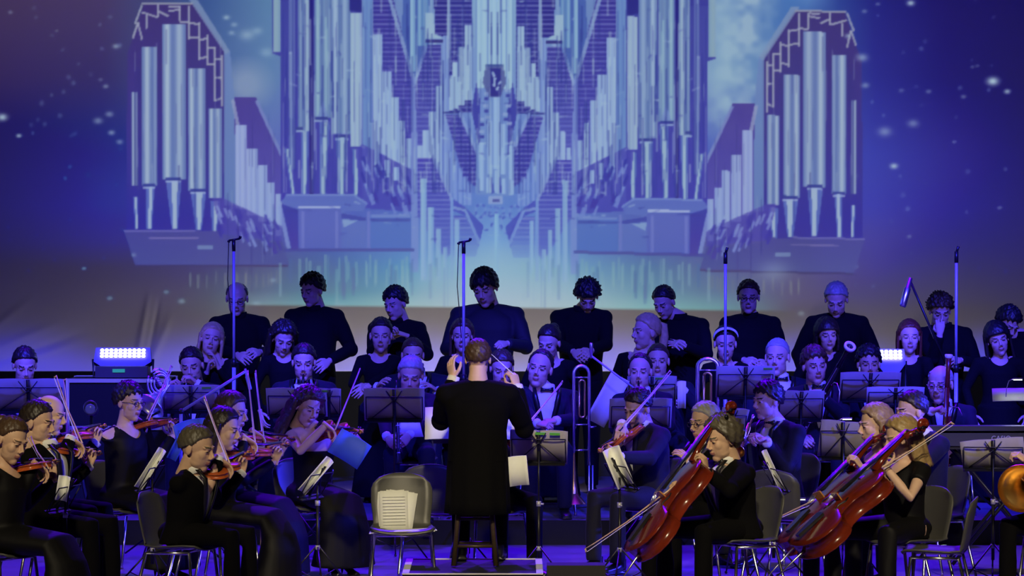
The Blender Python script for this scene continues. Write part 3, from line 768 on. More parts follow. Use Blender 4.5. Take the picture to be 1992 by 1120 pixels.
PEOPLE = {}
def person(key, px, py, d, label, yaw=0, head=None, floor=0.0, seat=True, fem=False, outfit='suit', hair='short', hc='dark', L=None, Rr=None,
           skin=0, hs=1.09, lean=.0, bcx=None, spread=.09, glass=False, wide=1.0, group=None, legs=None, suit=None, seed=0, hk=('relax', 'relax'),
           hf=(None, None), hp=(None, None), poleL=None, poleR=None, chair=True, knee=0.0, sitz=None, extra=None):
    """px,py: top of the head in the photo frame, d: depth on stage; yaw 0 faces the hall, +90 faces the right of the picture.
    L / Rr: wrists of the person's left / right arm as (px,py,metres nearer than the head)"""
    rs = random.Random(key)
    top = at(px, py, d)
    hy, hpit, hrol = head if head else (yaw, 8, 0)
    F = Vector((math.sin(R(yaw)), -math.cos(R(yaw)), 0)); B = Vector((math.cos(R(yaw)), math.sin(R(yaw)), 0)); Z = Vector((0, 0, 1))
    HR = Matrix.Rotation(R(hy), 3, 'Z') @ Matrix.Rotation(R(hpit), 3, 'X') @ Matrix.Rotation(R(hrol), 3, 'Y')
    C = top-Z*(.126*hs)
    htop = top.z-floor
    k = htop/1.31 if seat else htop/1.76
    k = max(.86, min(1.12, k))
    base = C+(HR @ Vector((0, .022, -.085)))*hs                 # top of the neck
    dz = max(.0, math.sin(R(hpit)))*.05
    sh = base-Z*(.105*k-dz*.5)+(-F)*(.012)                           # point between the shoulder joints
    if bcx is not None: sh = Vector((at(bcx, py, d).x, sh.y, sh.z))
    sw = (.172 if fem else .192)*k*wide
    sitz = (floor+.46) if sitz is None else sitz
    pz = (sitz+.085) if seat else (floor+.93*k)
    pel = Vector((sh.x, sh.y, pz))-F*lean-F*.03
    root = Vector((pel.x, pel.y, floor))
    o = empty('person', root, 0, label, 'person', group); PEOPLE[key] = o
    T = lambda p: Vector(p)-root
    shL = T(sh)+B*sw-Z*(.030*k); shR = T(sh)-B*sw-Z*(.030*k); shm = T(sh); pe = T(pel); Cc = T(C)
    MH = Matrix.Translation(Cc) @ HR.to_4x4() @ Matrix.Scale(hs, 4)
    # spine rings
    def ringset(g, upto=1.0, hipw=.0):
        fw = .88 if fem else 1.0
        prof = [(0.0, .165+hipw, .120), (.16, .160, .118), (.34, .138 if fem else .150, .108), (.55, .146 if fem else .165, .116),
                (.76, .160 if fem else .180, .124 if fem else .120), (.89, .158 if fem else .176, .105), (.965, .120, .086), (1.03, .070, .066)]
        out = []
        for t, rx, ry in prof:
            c = pe.lerp(shm, t)-Z*.07*(1-t)+F*(.02*math.sin(t*3.0))
            out.append((c, (rx*fw*wide*k+g), ry*k+g))
        return out
    # legs
    hip = [pe+B*(spread*s)+Z*-.01 for s in (1, -1)]
    kn = []; an = []
    for i, s in enumerate((1, -1)):
        if seat:
            lg = (legs[i] if legs else (spread*s*(1.3 if not (fem and outfit in ('dress', 'strapless')) else .45), .44, 0.0))
            kk = pe+B*(lg[0]+spread*s*.2)+F*(lg[1]*k)+Z*(-.02+knee); kn.append(kk)
            a = Vector((kk.x, kk.y, 0))+F*(lg[2])+Z*.09; an.append(a)
        else:
            kn.append(hip[i]*.5+(pe+B*(spread*s))*.5-Z*(.43*k)+F*.02); an.append(Vector((hip[i].x, hip[i].y, .085)))
    # arms
    ua, fa = .285*k, .265*k
    W = []; E = []
    for i, (tgt, S, s, pol) in enumerate(((L, shL, 1, poleL), (Rr, shR, -1, poleR))):
        if tgt is None:
            if seat: wv = pe+F*.30+B*(.10*s)+Z*.13
            else: wv = S+B*(.05*s)-Z*(.50*k)+F*.06
        elif len(tgt) == 4: wv = T(Vector(tgt[:3]))
        else: wv = T(at(tgt[0], tgt[1], d-tgt[2]))
        pl = Vector(pol) if pol is not None else (B*(.75*s)-Z*1.0-F*.25)
        e, w_ = ik(S, wv, ua, fa, pl); E.append(e); W.append(w_)
    # body skin
    b = MB()
    loft(b, ringset(0), B, F)
    b.tube([shm-Z*.03-F*.01, shm+Z*.035, T(base), Cc+(HR @ Vector((0, .02, -.03)))*hs], [.075*k, (.058 if fem else .066)*k, .052 if fem else .060, .05], 14)
    fem_skirt = 0
    bare = outfit in ('strapless', 'shortsleeve')
    for i, S in enumerate((shL, shR)):
        b.tube([shm+(S-shm)*.45+Z*.005, S, S.lerp(E[i], .5), E[i], E[i].lerp(W[i], .35), W[i]],
               [.055*k, (.050 if fem else .054)*k, (.040 if fem else .046)*k, .033*k, (.035 if fem else .041)*k, .026*k], 12)
        b.tube([hip[i], kn[i], an[i]], [.078*k, .052*k, .036], 12)
    me = remeshed(b, .0135 if not bare else .010, 3)
    co, fs, _ = me_arrays(me); bpy.data.meshes.remove(me)
    allv = [co.astype(float)]; allf = list(fs); allm = [0]*len(fs); nv = len(co)
    hco, hfs, hmi = HEADS[fem]; hv = xf(hco, MH); allv.append(hv)
    allf += [tuple(i+nv for i in f) for f in hfs]; allm += hmi; nv += len(hco)
    HMAT = []
    for i, s in enumerate((1, -1)):
        fd = (W[i]-E[i]).normalized(); f_ = Vector(hf[i]) if hf[i] is not None else (fd*.8+Z*-.1+F*.1)
        pn = Vector(hp[i]) if hp[i] is not None else (-B*s*.7-Z*.6)
        Mh = orient(W[i], f_, -pn, 'zy')          # Z along the fingers, -Y = palm normal
        hk_ = hk[i]; cco, cfs = hand(hk_); v = cco.copy()*(1.04 if not fem else .95)
        ff = cfs
        if i == 0: v[:, 0] *= -1; ff = [tuple(reversed(f)) for f in cfs]
        v = xf(v, Mh); allv.append(v); allf += [tuple(q+nv for q in f) for f in ff]; allm += [0]*len(ff); nv += len(v); HMAT.append(Mh)
    me = bpy.data.meshes.new('body'); me.from_pydata(np.concatenate(allv), [], allf)
    for m in (SKINS[skin], EYE, HAIRS['dark' if hc in ('black', 'dark') else ('brown' if hc in ('brown', 'red', 'lightbrown', 'blond') else 'greyish')], LIP): me.materials.append(m)
    me.polygons.foreach_set('material_index', allm); me.polygons.foreach_set('use_smooth', [True]*len(allf)); me.update()
    link('body', me, o)
    # ---------------- clothes
    M_ = suit or dict(suit=SUIT, tail=SUIT, choir=CHOIR, blouse=CHOIR, dress=DRESS, strapless=DRESS, shortsleeve=DRESS)[outfit]
    c = MB(); g = .020 if not fem else .013
    loft(c, ringset(g), B, F)
    sleeve = outfit != 'strapless'
    mens = not fem
    if sleeve:
        for i, S in enumerate((shL, shR)):
            s = 1 if i == 0 else -1
            end = .93 if outfit != 'shortsleeve' else None
            if mens:
                c.tube([shm+Z*.0+F*-.01, shm.lerp(S, .55)+Z*.002, S-(S-shm)*.06-Z*.002, S.lerp(E[i], .35), S.lerp(E[i], .75), E[i], E[i].lerp(W[i], .5), E[i].lerp(W[i], .95)],
                       [.070*k, .068*k, .072*k, .066*k, .060*k, .057*k, .051*k, .044*k], 14)
            elif outfit == 'shortsleeve':
                c.tube([shm.lerp(S, .5), S, S.lerp(E[i], .35), S.lerp(E[i], .42)], [.062*k, .066*k, .062*k, .060*k], 14)
            else:
                c.tube([shm.lerp(S, .5)+Z*-.005, S, S.lerp(E[i], .5), E[i], E[i].lerp(W[i], .5), E[i].lerp(W[i], .9)], [.062*k, .063*k, .054*k, .047*k, .043*k, .037*k], 14)
    if mens:
        for i in (0, 1): c.ell(E[i], (.061*k,)*3, nu=12, nv=8); c.ell((shL, shR)[i], (.067*k,)*3, nu=12, nv=8)
        c.tube([shm-F*.012-Z*.02, shm-F*.014+Z*.030, shm-F*.010+Z*.050], [(.082, .082), (.078, .080), (.070, .072)], 18, up=tuple(B))
    if outfit in ('dress', 'strapless'):
        mid = (kn[0]+kn[1])*.5
        if seat:
            c.tube([pe+Z*.02-F*.06, pe+F*.15, mid+F*.02+Z*.0, mid+F*.07-Z*.12, Vector((mid.x, mid.y, .32))+F*.08, Vector((mid.x, mid.y, .07))+F*.06],
                   [(.10, .185), (.095, .19), (.078, .175), (.10, .18), (.12, .20), (.15, .25)], 20, up=(0, 0, 1) if False else None)
        else: c.tube([pe, pe-Z*.4, Vector((pe.x, pe.y, .05))], [.18, .2, .25], 20)
    elif not seat and fem:
        c.tube([pe, pe-Z*.4, Vector((pe.x, pe.y, .05))], [.175, .19, .24], 20)
    me = remeshed(c, .0125, 3, 'clothes'); 
    # neckline
    bm = bmesh.new(); bm.from_mesh(me); kill = []
    for f in bm.faces:
        q = f.calc_center_median()-shm; u = q.dot(B); v = q.z; w_ = q.dot(F); r = False
        if outfit in ('suit', 'tail'):
            r = .0 < w_ < .185 and v < .09 and v > -.30*k and abs(u) < .070*(v/k+.30)/.30+.004
        elif outfit in ('blouse', 'dress', 'shortsleeve'):
            r = (abs(u) < .085*k and v > -.055*k+(abs(u)/.085)**2*.06*k and w_ > 0) or (v > .045*k and abs(u) < .07 and abs(w_) < .12)
        elif outfit == 'strapless': r = v > -.135*k+.02*(w_ < 0)
        if r: kill.append(f)
    bmesh.ops.delete(bm, geom=kill, context='FACES')
    bv = [v_ for v_ in bm.verts if v_.is_boundary]; nb = {v_: [e_.other_vert(v_) for e_ in v_.link_edges if e_.is_boundary] for v_ in bv}
    for _ in range(8):
        nw = {v_: v_.co*.4+sum((n_.co for n_ in nb[v_]), Vector())*(.6/max(1, len(nb[v_]))) for v_ in bv if nb[v_]}
        for v_, c_ in nw.items(): v_.co = c_
    bm.to_mesh(me); bm.free()
    me.materials.append(M_); me.polygons.foreach_set('use_smooth', [True]*len(me.polygons))
    nm = dict(suit='jacket', tail='tailcoat', choir='jacket', blouse='blouse', dress='dress', strapless='dress', shortsleeve='dress')[outfit]
    cl = link(nm, me, o)
    # trousers
    if outfit in ('suit', 'tail', 'choir') or (outfit == 'shortsleeve') or (outfit == 'blouse' and seat):
        t = MB()
        for i in range(2):
            t.tube([pe-Z*.0+B*(.04*(1, -1)[i]), hip[i]+F*.05, kn[i], (kn[i]+an[i])*.5, an[i]-Z*.01], [.115*k, .098*k, .074*k, .062*k, .058], 14)
        t.ell(pe-Z*.01, (.17*k, .14*k, .10), nu=16, nv=10)
        mt = remeshed(t, .016, 2, 'trousers'); mt.materials.append(SUITB if suit is SUITB else M_); mt.polygons.foreach_set('use_smooth', [True]*len(mt.polygons))
        link('trousers', mt, o)
    for i in range(2):
        s_ = link('shoe', SHOES[fem], o); s_.matrix_basis = Matrix.Translation(Vector((an[i].x, an[i].y, .0))) @ Matrix.Rotation(R(yaw+(6 if i == 0 else -6)), 4, 'Z')
    if outfit in ('suit', 'tail'):
        s = MB(); loft(s, ringset(.006)[1:], B, F)
        # collar points and ring
        s.tube([shm+Z*.020+F*.03, shm+Z*.052+F*.012, shm+Z*.074+F*.006], [(.070, .072), (.064, .066), (.062, .062)], 18, up=tuple(B))
        so = s.build('shirt', SHIRT, o)
        for i in range(2):
            cf = MB(); dd = (W[i]-E[i]).normalized(); cf.tube([W[i]-dd*.035, W[i]+dd*.016], [.039*k, .036*k], 12); cf.build('shirt_cuff', SHIRT, so)
        lp = MB()
        for s_ in (-1, 1):
            pts = []
            for t in range(7):
                tt = t/6; v = .055-.355*k*tt; half = .070*(v/k+.30)/.30+.012
                yy = .085*k+g+.035+.020*math.sin(math.pi*tt)
                if v > .0: yy -= .055*(v/.055)
                cpos = pe.lerp(shm, 1+v/(shm.z-pe.z+.07)); pts.append(Vector((cpos.x, cpos.y, shm.z+v))+B*(s_*max(.008, half))+F*yy)
            G = []
            for t, p in enumerate(pts):
                wd = .045*math.sin(min(1, (t+1)/4)*math.pi/2)*(1-.55*t/6)
                G.append([p-B*(s_*.006), p+B*(s_*wd*.5)+F*.004, p+B*(s_*wd)-F*(.012)])
            lp.sheet(G, .006)
        lp.build('lapel', TIE, cl)
        bt = MB(); cN = shm+Z*.040+F*(.083)
        M4 = orient(cN, B, Z, 'xz')
        for s_ in (-1, 1): bt.tube([(s_*.004, 0, 0), (s_*.022, 0, 0), (s_*.050, .004, 0)], [(.007, .008), (.013, .010), (.021, .009)], 10, M=M4, up=(0, 0, 1))
        bt.ell((0, -.004, 0), (.010, .009, .010), M=M4); bt.build('bow_tie', TIE, so)
    if outfit == 'choir':
        s = MB(); s.tube([shm+Z*.005+F*.005, shm+Z*.045+F*.012, shm+Z*.072+F*.014], [(.080, .085), (.070, .074), (.066, .069)], 18, up=tuple(B)); s.build('collar', CHOIR, o)
    hm = Matrix.Translation(Cc) @ HR.to_4x4()
    hair_obj(hair, hc, o, hm, hs, seed)
    if glass: glasses(o, MH, CHROME if glass == 2 else None)
    info = dict(o=o, root=root, W=[w_+root for w_ in W], E=[e+root for e in E], C=C, sh=sh, F=F, B=B, HR=HR, pel=pel, kn=[q+root for q in kn], HM=HMAT, MH=MH, k=k, hs=hs, d=d, floor=floor, yaw=yaw, an=an)
    o_info[key] = info
    if seat and chair: seats.append((info, key, label))
    return info
o_info = {}; seats = []
# ---------------------------------------------------------------- bowed strings
def vio_outline(k=1.0, L=.355):
    """half outline of a violin body along +X, mirrored"""
    P = [(0, 0), (.004, .045), (.02, .080), (.05, .100), (.085, .104), (.115, .094), (.133, .078), (.140, .066), (.147, .062), (.155, .058), (.175, .0545), (.20, .055), (.222, .060), (.230, .068),
         (.237, .070), (.25, .078), (.275, .084), (.30, .082), (.325, .068), (.343, .042), (.352, .018)]
    f = L/.355
    up = [(x*f, y*k*f) for x, y in P]
    return up+[(x, -y) for x, y in reversed(up[1:])]
def make_string_instrument(name, L, th, neck, w_, varn, cello=False, label='', cat='violin'):
    """+X from the tail button to the scroll, belly faces +Z"""
    f = L/.355; o = empty(name, (0, 0, 0), 0, label, cat)
    ol = vio_outline(w_, L); cx = L*.5
    b = MB(); n = len(ol); vs = []; fs = []
    # ribs + arched plates
    def ring(sc, z): return [((x-cx)*sc+cx, y*sc, z) for x, y in ol]
    lev = [(.0, -th/2-.010*f), (.55, -th/2-.008*f), (.9, -th/2-.002*f), (1.035, -th/2), (1.035, -th/2+.004*f), (1.0, -th/2+.004*f), (1.0, th/2-.004*f), (1.035, th/2-.004*f), (1.035, th/2), (.9, th/2+.003*f), (.55, th/2+.011*f), (0., th/2+.014*f)]
    for sc, z in lev: vs += ring(max(sc, .02), z)
    for i in range(len(lev)-1):
        for j in range(n):
            j2 = (j+1) % n; fs.append((i*n+j, i*n+j2, (i+1)*n+j2, (i+1)*n+j))
    fs.append(tuple(range(n-1, -1, -1))); fs.append(tuple((len(lev)-1)*n+j for j in range(n)))
    b.add(vs, fs); sb_ = b.build('sound_box', varn, o)
    zt = th/2+.012*f; NL = neck
    nk = MB(); nk.tube([(L-.01*f, 0, zt-.012*f), (L+.03*f, 0, zt-.002*f), (L+NL, 0, zt+.004*f)], [(.014*f, .017*f), (.009*f, .013*f), (.007*f, .012*f)], 10, up=(0, 0, 1))
    # pegbox and scroll
    x0 = L+NL
    nk.tube([(x0, 0, zt), (x0+.035*f, 0, zt-.010*f), (x0+.07*f, 0, zt-.022*f)], [(.010*f, .012*f), (.010*f, .011*f), (.009*f, .009*f)], 10, up=(0, 0, 1))
    pts = []; c0 = Vector((x0+.078*f, 0, zt-.014*f))
    for t in range(19):
        a = -2.2-t*.55; rr = (.0165-.0007*t)*f; pts.append(c0+Vector((math.cos(a)*rr, 0, math.sin(a)*rr)))
    nk.tube(pts, [(.010-.0003*t)*f for t in range(19)], 8)
    nk.tube([c0-Vector((0, .021*f, 0)), c0+Vector((0, .021*f, 0))], .007*f, 10)
    nk_ = nk.build('neck_and_scroll', VARNISHL if not cello else varn, o)
    fb = MB(); fb.tube([(L*.60, 0, zt+.016*f), (L, 0, zt+.012*f), (x0, 0, zt+.010*f)], [(.003*f, .020*f), (.003*f, .017*f), (.003*f, .012*f)], 8, up=(0, 0, 1)); fb.build('fingerboard', EBONY, o)
    tp = MB(); tp.prism([(L*.04, -.010*f), (L*.04, .010*f), (L*.33, .020*f), (L*.34, 0), (L*.33, -.020*f)], zt+.004*f, zt+.013*f); tp.build('tailpiece', EBONY, o, False)
    br = MB(); br.box((L*.54, 0, zt+.012*f), (.004*f, .038*f, .028*f)); br.build('bridge', VARNISHL, sb_, False)
    st = MB()
    for s_ in (-1.5, -.5, .5, 1.5): st.tube([(L*.33, s_*.008*f, zt+.012*f), (L*.54, s_*.0085*f, zt+.028*f), (x0+.02*f, s_*.004*f, zt+.014*f)], .0009*f if not cello else .0014, 5)
    st.build('strings', CHROME, o)
    fh = MB()
    for s_ in (-1, 1):
        fh.tube([(L*.42, s_*.036*f, zt-.002*f), (L*.47, s_*.032*f, zt+.0005*f), (L*.53, s_*.040*f, zt-.003*f), (L*.58, s_*.036*f, zt-.003*f)], (.003*f), 6)
    fh.build('sound_hole', EBONY, sb_)
    for i, (x, s_) in enumerate(((.012, 1), (.026, -1), (.038, 1), (.052, -1))):
        p = MB(); p.tube([(x0+x*f, -.012*s_*f, zt-.008*f), (x0+x*f, .026*s_*f, zt-.008*f), (x0+x*f, .036*s_*f, zt-.008*f)], [.003*f, .0035*f, .007*f], 8); p.build('peg', EBONY, nk_)
    if not cello:
        ch = MB(); ch.ell((.03, .045, zt+.010), (.030, .034, .008)); ch.build('chin_rest', EBONY, o)
    else:
        e = MB(); e.tube([(0, 0, 0), (-.03, 0, 0), (-.36, 0, 0)], [.014, .007, .004], 8); e.build('endpin', CHROME, o)
    return o
def make_bow(label, L=.74):
    """+X from the frog to the tip, hair towards -Z"""
    o = empty('bow', (0, 0, 0), 0, label, 'bow')
    b = MB(); b.tube([(-.01, 0, .009), (.15, 0, .006), (L*.55, 0, -.004), (L*.9, 0, .004), (L, 0, .010)], [.0058, .0052, .0045, .0036, .0032], 8); b.tube([(L-.006, 0, .010), (L, 0, -.006), (L+.012, 0, -.016)], [.0045, .006, .002], 8)
    stk_ = b.build('stick', BOWWOOD, o)
    h = MB(); h.sheet([[(.03, -.005, -.014), (.03, .005, -.014)], [(L-.003, -.004, -.014), (L-.003, .004, -.014)]], .002); h.build('bow_hair', HORSE, o, False)
    g = MB(); g.box((.015, 0, -.004), (.045, .012, .018)); g.build('frog', EBONY, stk_, False)
    return o
def solve_len(p, px, py, d0, length, sgn):
    """world point on the ray of pixel (px,py) at distance `length` from p (nearer when sgn<0)"""
    d = p.y; best = None
    for i in range(241):
        dd = d+sgn*length*i/240
        q = at(px, py, dd); e = abs((q-p).length-length)
        if best is None or e < best[0]: best = (e, q)
    return best[1]

# ---------------------------------------------------------------- winds: all built along +Z, mouthpiece end up
def make_clarinet(label, name='clarinet', cat='clarinet'):
    o = empty(name, (0, 0, 0), 0, label, cat); b = MB()
    b.lathe([(.0, .0), (.030, .0), (.028, .008), (.018, .05), (.014, .09), (.013, .30), (.0125, .50), (.015, .505), (.015, .53), (.0125, .535), (.011, .60), (.006, .655), (.0, .656)])
    b.build('tube', GRENA, o)
    k = MB()
    for i in range(11): k.tube([(.013, 0, .12+i*.036), (.019, 0, .125+i*.036)], .006, 8)
    k.tube([(.0, -.017, .12), (0, -.017, .5)], .0022, 6); k.tube([(.006, .016, .14), (.006, .016, .46)], .0022, 6)
    k.build('keys', SILVER, o)
    r_ = MB()
    for z in (.085, .30, .50, .535): r_.lathe([(.0145, z-.004), (.016, z-.003), (.016, z+.003), (.0145, z+.004)])
    r_.build('rings', SILVER, o); return o
def make_flute(label):
    o = empty('flute', (0, 0, 0), 0, label, 'flute'); b = MB(); b.lathe([(0, 0), (.0095, 0), (.0095, .66), (.008, .665), (0, .666)]); b.build('tube', SILVER, o)
    k = MB()
    for i in range(13): k.tube([(0, -.008, .05+i*.034), (0, -.0145, .05+i*.034)], .008, 10)
    k.tube([(.009, -.008, .04), (.009, -.008, .48)], .002, 6); k.build('keys', CHROME, o)
    l = MB(); l.tube([(0, -.006, .585), (0, -.013, .60), (0, -.006, .615)], [.006, .010, .006], 8); l.build('lip_plate', CHROME, o); return o
def make_bassoon(label, wood, rr=1.0):
    o = empty('bassoon', (0, 0, 0), 0, label, 'bassoon'); b = MB()
    b.lathe([(0, 0), (.026, 0), (.032, .02), (.034, .40), (.030, .42), (0, .42)])
    b.tube([(-.013, 0, .38), (-.013, 0, 1.10)], [.024, .019], 12); b.tube([(.018, 0, .38), (.018, 0, .86)], [.016, .012], 12)
    b.tube([(-.013, 0, 1.08), (-.013, 0, 1.20), (-.013, 0, 1.33)], [.020, .017, .024], 14)
    b.build('body', wood, o)
    r_ = MB(); r_.lathe([(.020*rr, 1.305), (.029*rr, 1.312), (.031*rr, 1.335), (.021*rr, 1.340), (.017*rr, 1.325), (.02*rr, 1.305)], M=Matrix.Translation((-.013, 0, 0)), n=24); r_.build('bell_ring', IVORY, o)
    k = MB(); k.tube([(.018, 0, .85), (.020, 0, .90), (.04, -.03, .935), (.08, -.09, .93), (.105, -.14, .885), (.11, -.15, .87)], [.005, .0045, .004, .0035, .003, .002], 8); k.build('bocal', SILVER, o)
    s = MB()
    for i in range(9): s.tube([(.0, -.024, .10+i*.085), (.0, -.036, .10+i*.085)], .008, 8)
    s.tube([(-.02, -.024, .42), (-.02, -.022, 1.08)], .0028, 6); s.tube([(.012, -.032, .05), (.012, -.032, .40)], .0028, 6)
    for z in (.02, .41, 1.09): s.lathe([(.033, z), (.0355, z+.005), (.0355, z+.02), (.033, z+.025)]) if z < .5 else None
    s.build('keys', SILVER, o); return o
def make_trumpet(label):
    o = empty('trumpet', (0, 0, 0), 0, label, 'trumpet'); b = MB()     # mouthpiece at z=.48, bell at z=0
    b.lathe([(.058, .0), (.060, .002), (.040, .03), (.022, .07), (.012, .14), (.007, .22), (.006, .36)], n=24)
    b.tube([(0, 0, .36), (0, -.02, .385), (0, -.045, .39), (0, -.065, .37), (0, -.07, .20)], .006, 8)
    b.tube([(0, -.03, .46), (0, -.03, .10), (0, -.045, .08), (0, -.06, .09), (0, -.06, .25)], .0075, 8); b.build('tubing', BRASS, o)
    v = MB()
    for i in range(3): v.tube([(0, .03, .20+i*.024), (0, -.09, .20+i*.024), (0, .03, .20+i*.024)], .0095, 10); v.tube([(0, .03, .20+i*.024), (0, .05, .20+i*.024)], [.003, .007], 8)
    v.build('valves', SILVER, o)
    m_ = MB(); m_.lathe([(.004, .43), (.005, .46), (.012, .485), (.013, .50), (.010, .50), (.003, .48)], M=Matrix.Translation((0, -.03, 0))); m_.build('mouthpiece', SILVER, o); return o
def make_trombone(label, bellflare=.10):
    """rested upright on its bell side: slide/tuning bow at the top, as held on the knee"""
    o = empty('trombone', (0, 0, 0), 0, label, 'trombone'); b = MB(); w_ = .062
    arc = [(w_*math.cos(a), 0, 1.02+w_*1.0*math.sin(a)) for a in [math.pi*t/10 for t in range(11)]]
    b.tube([(w_, 0, .30)]+arc+[(-w_, 0, .30)], .0125, 12); b.build('tuning_bow', SILVER, o)
    b = MB(); b.tube([(-w_*.35, -.02, .95), (-w_*.35, -.02, .70)]+[(-.0+w_*.35*-math.cos(math.pi*t/8), -.02, .70-w_*.35*math.sin(math.pi*t/8)) for t in range(9)]+[(w_*.35, -.02, .95)]+[(w_*.35*math.cos(math.pi*t/8), -.02, .95+w_*.35*math.sin(math.pi*t/8)) for t in range(9)], .008, 10)
    b.build('valve_loop', BRASS, o)
    for z in (.99, .62, .42): MB().tube([(-w_-.01, 0, z), (w_+.01, 0, z)], .006, 8).build('brace', CHROME, o)
    MB().tube([(w_*.9, 0, .60), (w_*1.9, -.01, .60)], .008, 8).build('brace', CHROME, o)
    g = MB(); g.lathe([(.0125, .40), (.014, .30), (.020, .18), (.034, .08), (bellflare*.7, .02), (bellflare, 0), (bellflare-.004, .003), (.03, .085)], M=Matrix.Translation((-w_, 0, 0)), n=28); g.build('bell', BRASS, o)
    l = MB(); l.tube([(w_, 0, .32), (w_, 0, -.25)], .0085, 10); l.tube([(w_+.03, 0, .30), (w_+.03, 0, -.25), (w_+.02, 0, -.285), (w_, 0, -.25)], .0085, 10); l.build('slide', SILVER, o)
    return o
def make_horn(label, m_):
    o = empty('french_horn', (0, 0, 0), 0, label, 'french horn'); b = MB()
    b.lathe([(.155, 0), (.158, .003), (.12, .035), (.075, .09), (.045, .16), (.028, .24), (.02, .30)], n=32); b.build('bell', m_, o)
    t = MB()
    for k_, r_ in enumerate((.13, .105, .08)): t.tube([(.10+r_*math.cos(a*.35), -.0+.018*k_, .22+r_*math.sin(a*.35)) for a in range(18)], .009, 8)
    t.tube([(.0, 0, .29), (.03, 0, .34), (.10, .01, .355), (.19, .02, .31)], .011, 8); t.build('tubing', m_, o)
    v = MB()
    for i in range(4): v.tube([(.07+.028*i, -.03, .22), (.07+.028*i, .05, .22)], .012, 10)
    v.build('valves', SILVER, o); return o
def place(o, M): o.matrix_world = M; return o

# ---------------------------------------------------------------- furniture
def make_chair(label, group=None):
    """moulded shell chair on chrome legs, faces -Y, origin on the floor"""
    o = empty('chair', (0, 0, 0), 0, label, 'chair', group); prof = []
    for t, (y, z) in enumerate(((-.22, .435), (-.20, .450), (-.12, .452), (-.02, .445), (.08, .440), (.150, .448), (.185, .485), (.198, .54), (.212, .62), (.228, .70), (.240, .765), (.246, .80))):
        hw = (.19, .205, .215, .215, .21, .20, .19, .195, .205, .205, .19, .15)[t]; row = []
        for j in range(9):
            u = -1+j/4; cv = abs(u)**2.2
            if z < .47: row.append((u*hw, y, z+cv*.022))
            else: row.append((u*hw, y-cv*.035, z-(cv*.03 if t > 9 else 0)))
        prof.append(row)
    MB().sheet(prof, .010).build('shell', PLASTIC, o)
    fr = MB()
    for s in (-1, 1):
        fr.tube([(s*.19, -.16, .425), (s*.19, .14, .420)], .010, 8)
        m = MB(); m.tube([(s*.19, -.16, .428), (s*.225, -.20, .02), (s*.225, -.20, .0)], [.0105, .0105, .014], 10); m.build('leg', CHROME, o)
        m = MB(); m.tube([(s*.19, .14, .424), (s*.225, .235, .02), (s*.225, .235, 0)], [.0105, .0105, .014], 10); m.build('leg', CHROME, o)
    fr.tube([(-.19, -.10, .425), (.19, -.10, .425)], .010, 8); fr.tube([(-.19, .08, .42), (.19, .08, .42)], .010, 8)
    fr.build('seat_frame', CHROME, o); return o
def make_stand(label, W_=.50, H_=.32, tilt=32, hgt=1.05, rack=True, desk=None):
    """folding wire music stand; desk leans back, player on +Y side, its back (wires) faces -Y"""
    o = empty('music_stand', (0, 0, 0), 0, label, 'music stand')
    p = MB(); p.tube([(0, 0, .22), (0, 0, .62)], .0115, 10); p.tube([(0, 0, .60), (0, 0, hgt-.02)], .008, 10); p.build('pole', BLACKMETAL, o)
    c = MB(); c.tube([(0, 0, .60), (0, 0, .635)], .017, 10); c.tube([(0, 0, .615), (.035, 0, .615)], .007, 8); c.tube([(0, 0, .30), (0, 0, .33)], .016, 10); c.build('clamp', BLUEMETAL, o)
    for k in range(3):
        a = R(90+120*k); l = MB(); x, y = math.cos(a), math.sin(a)
        l.tube([(x*.015, y*.015, .32), (x*.30, y*.30, .012)], .006, 8); l.tube([(x*.015, y*.015, .10), (x*.16, y*.16, .165)], .004, 6); l.tube([(x*.29, y*.29, .012), (x*.315, y*.315, .010)], .010, 8); l.build('leg', BLACKMETAL, o)
    Md = Matrix.Translation((0, 0, hgt)) @ Matrix.Rotation(R(tilt), 4, 'X')
    r_ = MB(); w2 = W_/2*.93; h2 = H_/2
    def ln(a, b_, rr=.0042): r_.tube([(a[0], a[2] if len(a) > 2 else 0, a[1]), (b_[0], b_[2] if len(b_) > 2 else 0, b_[1])], rr, 6, M=Md)
    ln((-w2, .55*h2), (w2, .55*h2)); ln((-w2, -.85*h2), (w2, -.85*h2)); ln((-w2, .55*h2), (-w2, -.85*h2)); ln((w2, .55*h2), (w2, -.85*h2))
    ln((0, .35*h2), (-w2*.82, -.80*h2)); ln((0, .35*h2), (w2*.82, -.80*h2)); ln((0, .2*h2), (-w2*.28, .95*h2)); ln((0, .2*h2), (w2*.28, .95*h2))
    r_.box((0, .006, -.0), (.026, .010, H_*1.0), M=Md); r_.build('desk_frame', BLACKMETAL, o)
    s = MB(); s.box((0, -.004, -.9*h2), (W_*.9, .05, .006), M=Md); s.build('ledge', BLACKMETAL, o, False)
    return o, Md
def score_on(stand, Md, W_, H_, label, mat_=None, name='sheet_music', cat='sheet music', tab=None, dx=0, rz=0, group=None, both=None):
    """open score resting on the desk of a stand, kept as a thing of its own"""
    o = empty(name, (0, 0, 0), 0, label, cat, group)
    for s_ in (-1, 1):
        G = [[(s_*W_/2*u+dx, .012+.010*math.sin(u*math.pi)+.004, -H_/2+H_*v) for v in (0, .5, 1)] for u in [q/5 for q in range(6)]]
        if s_ < 0: G = G[::-1]
        m = MB(); m.sheet(G, .004); pg_ = m.build('page', (mat_ or FOLDER), o)
    if tab:  # green light shining through the score, modelled as thin coloured strips
        for tx in tab: MB().box((tx*W_/2+dx, .0, H_/2-.012), (.07, .004, .020)).build('green_light_smear', GREEN, pg_, False)
    o.matrix_world = stand.matrix_world @ Md @ Matrix.Rotation(R(rz), 4, 'Y')
    return o
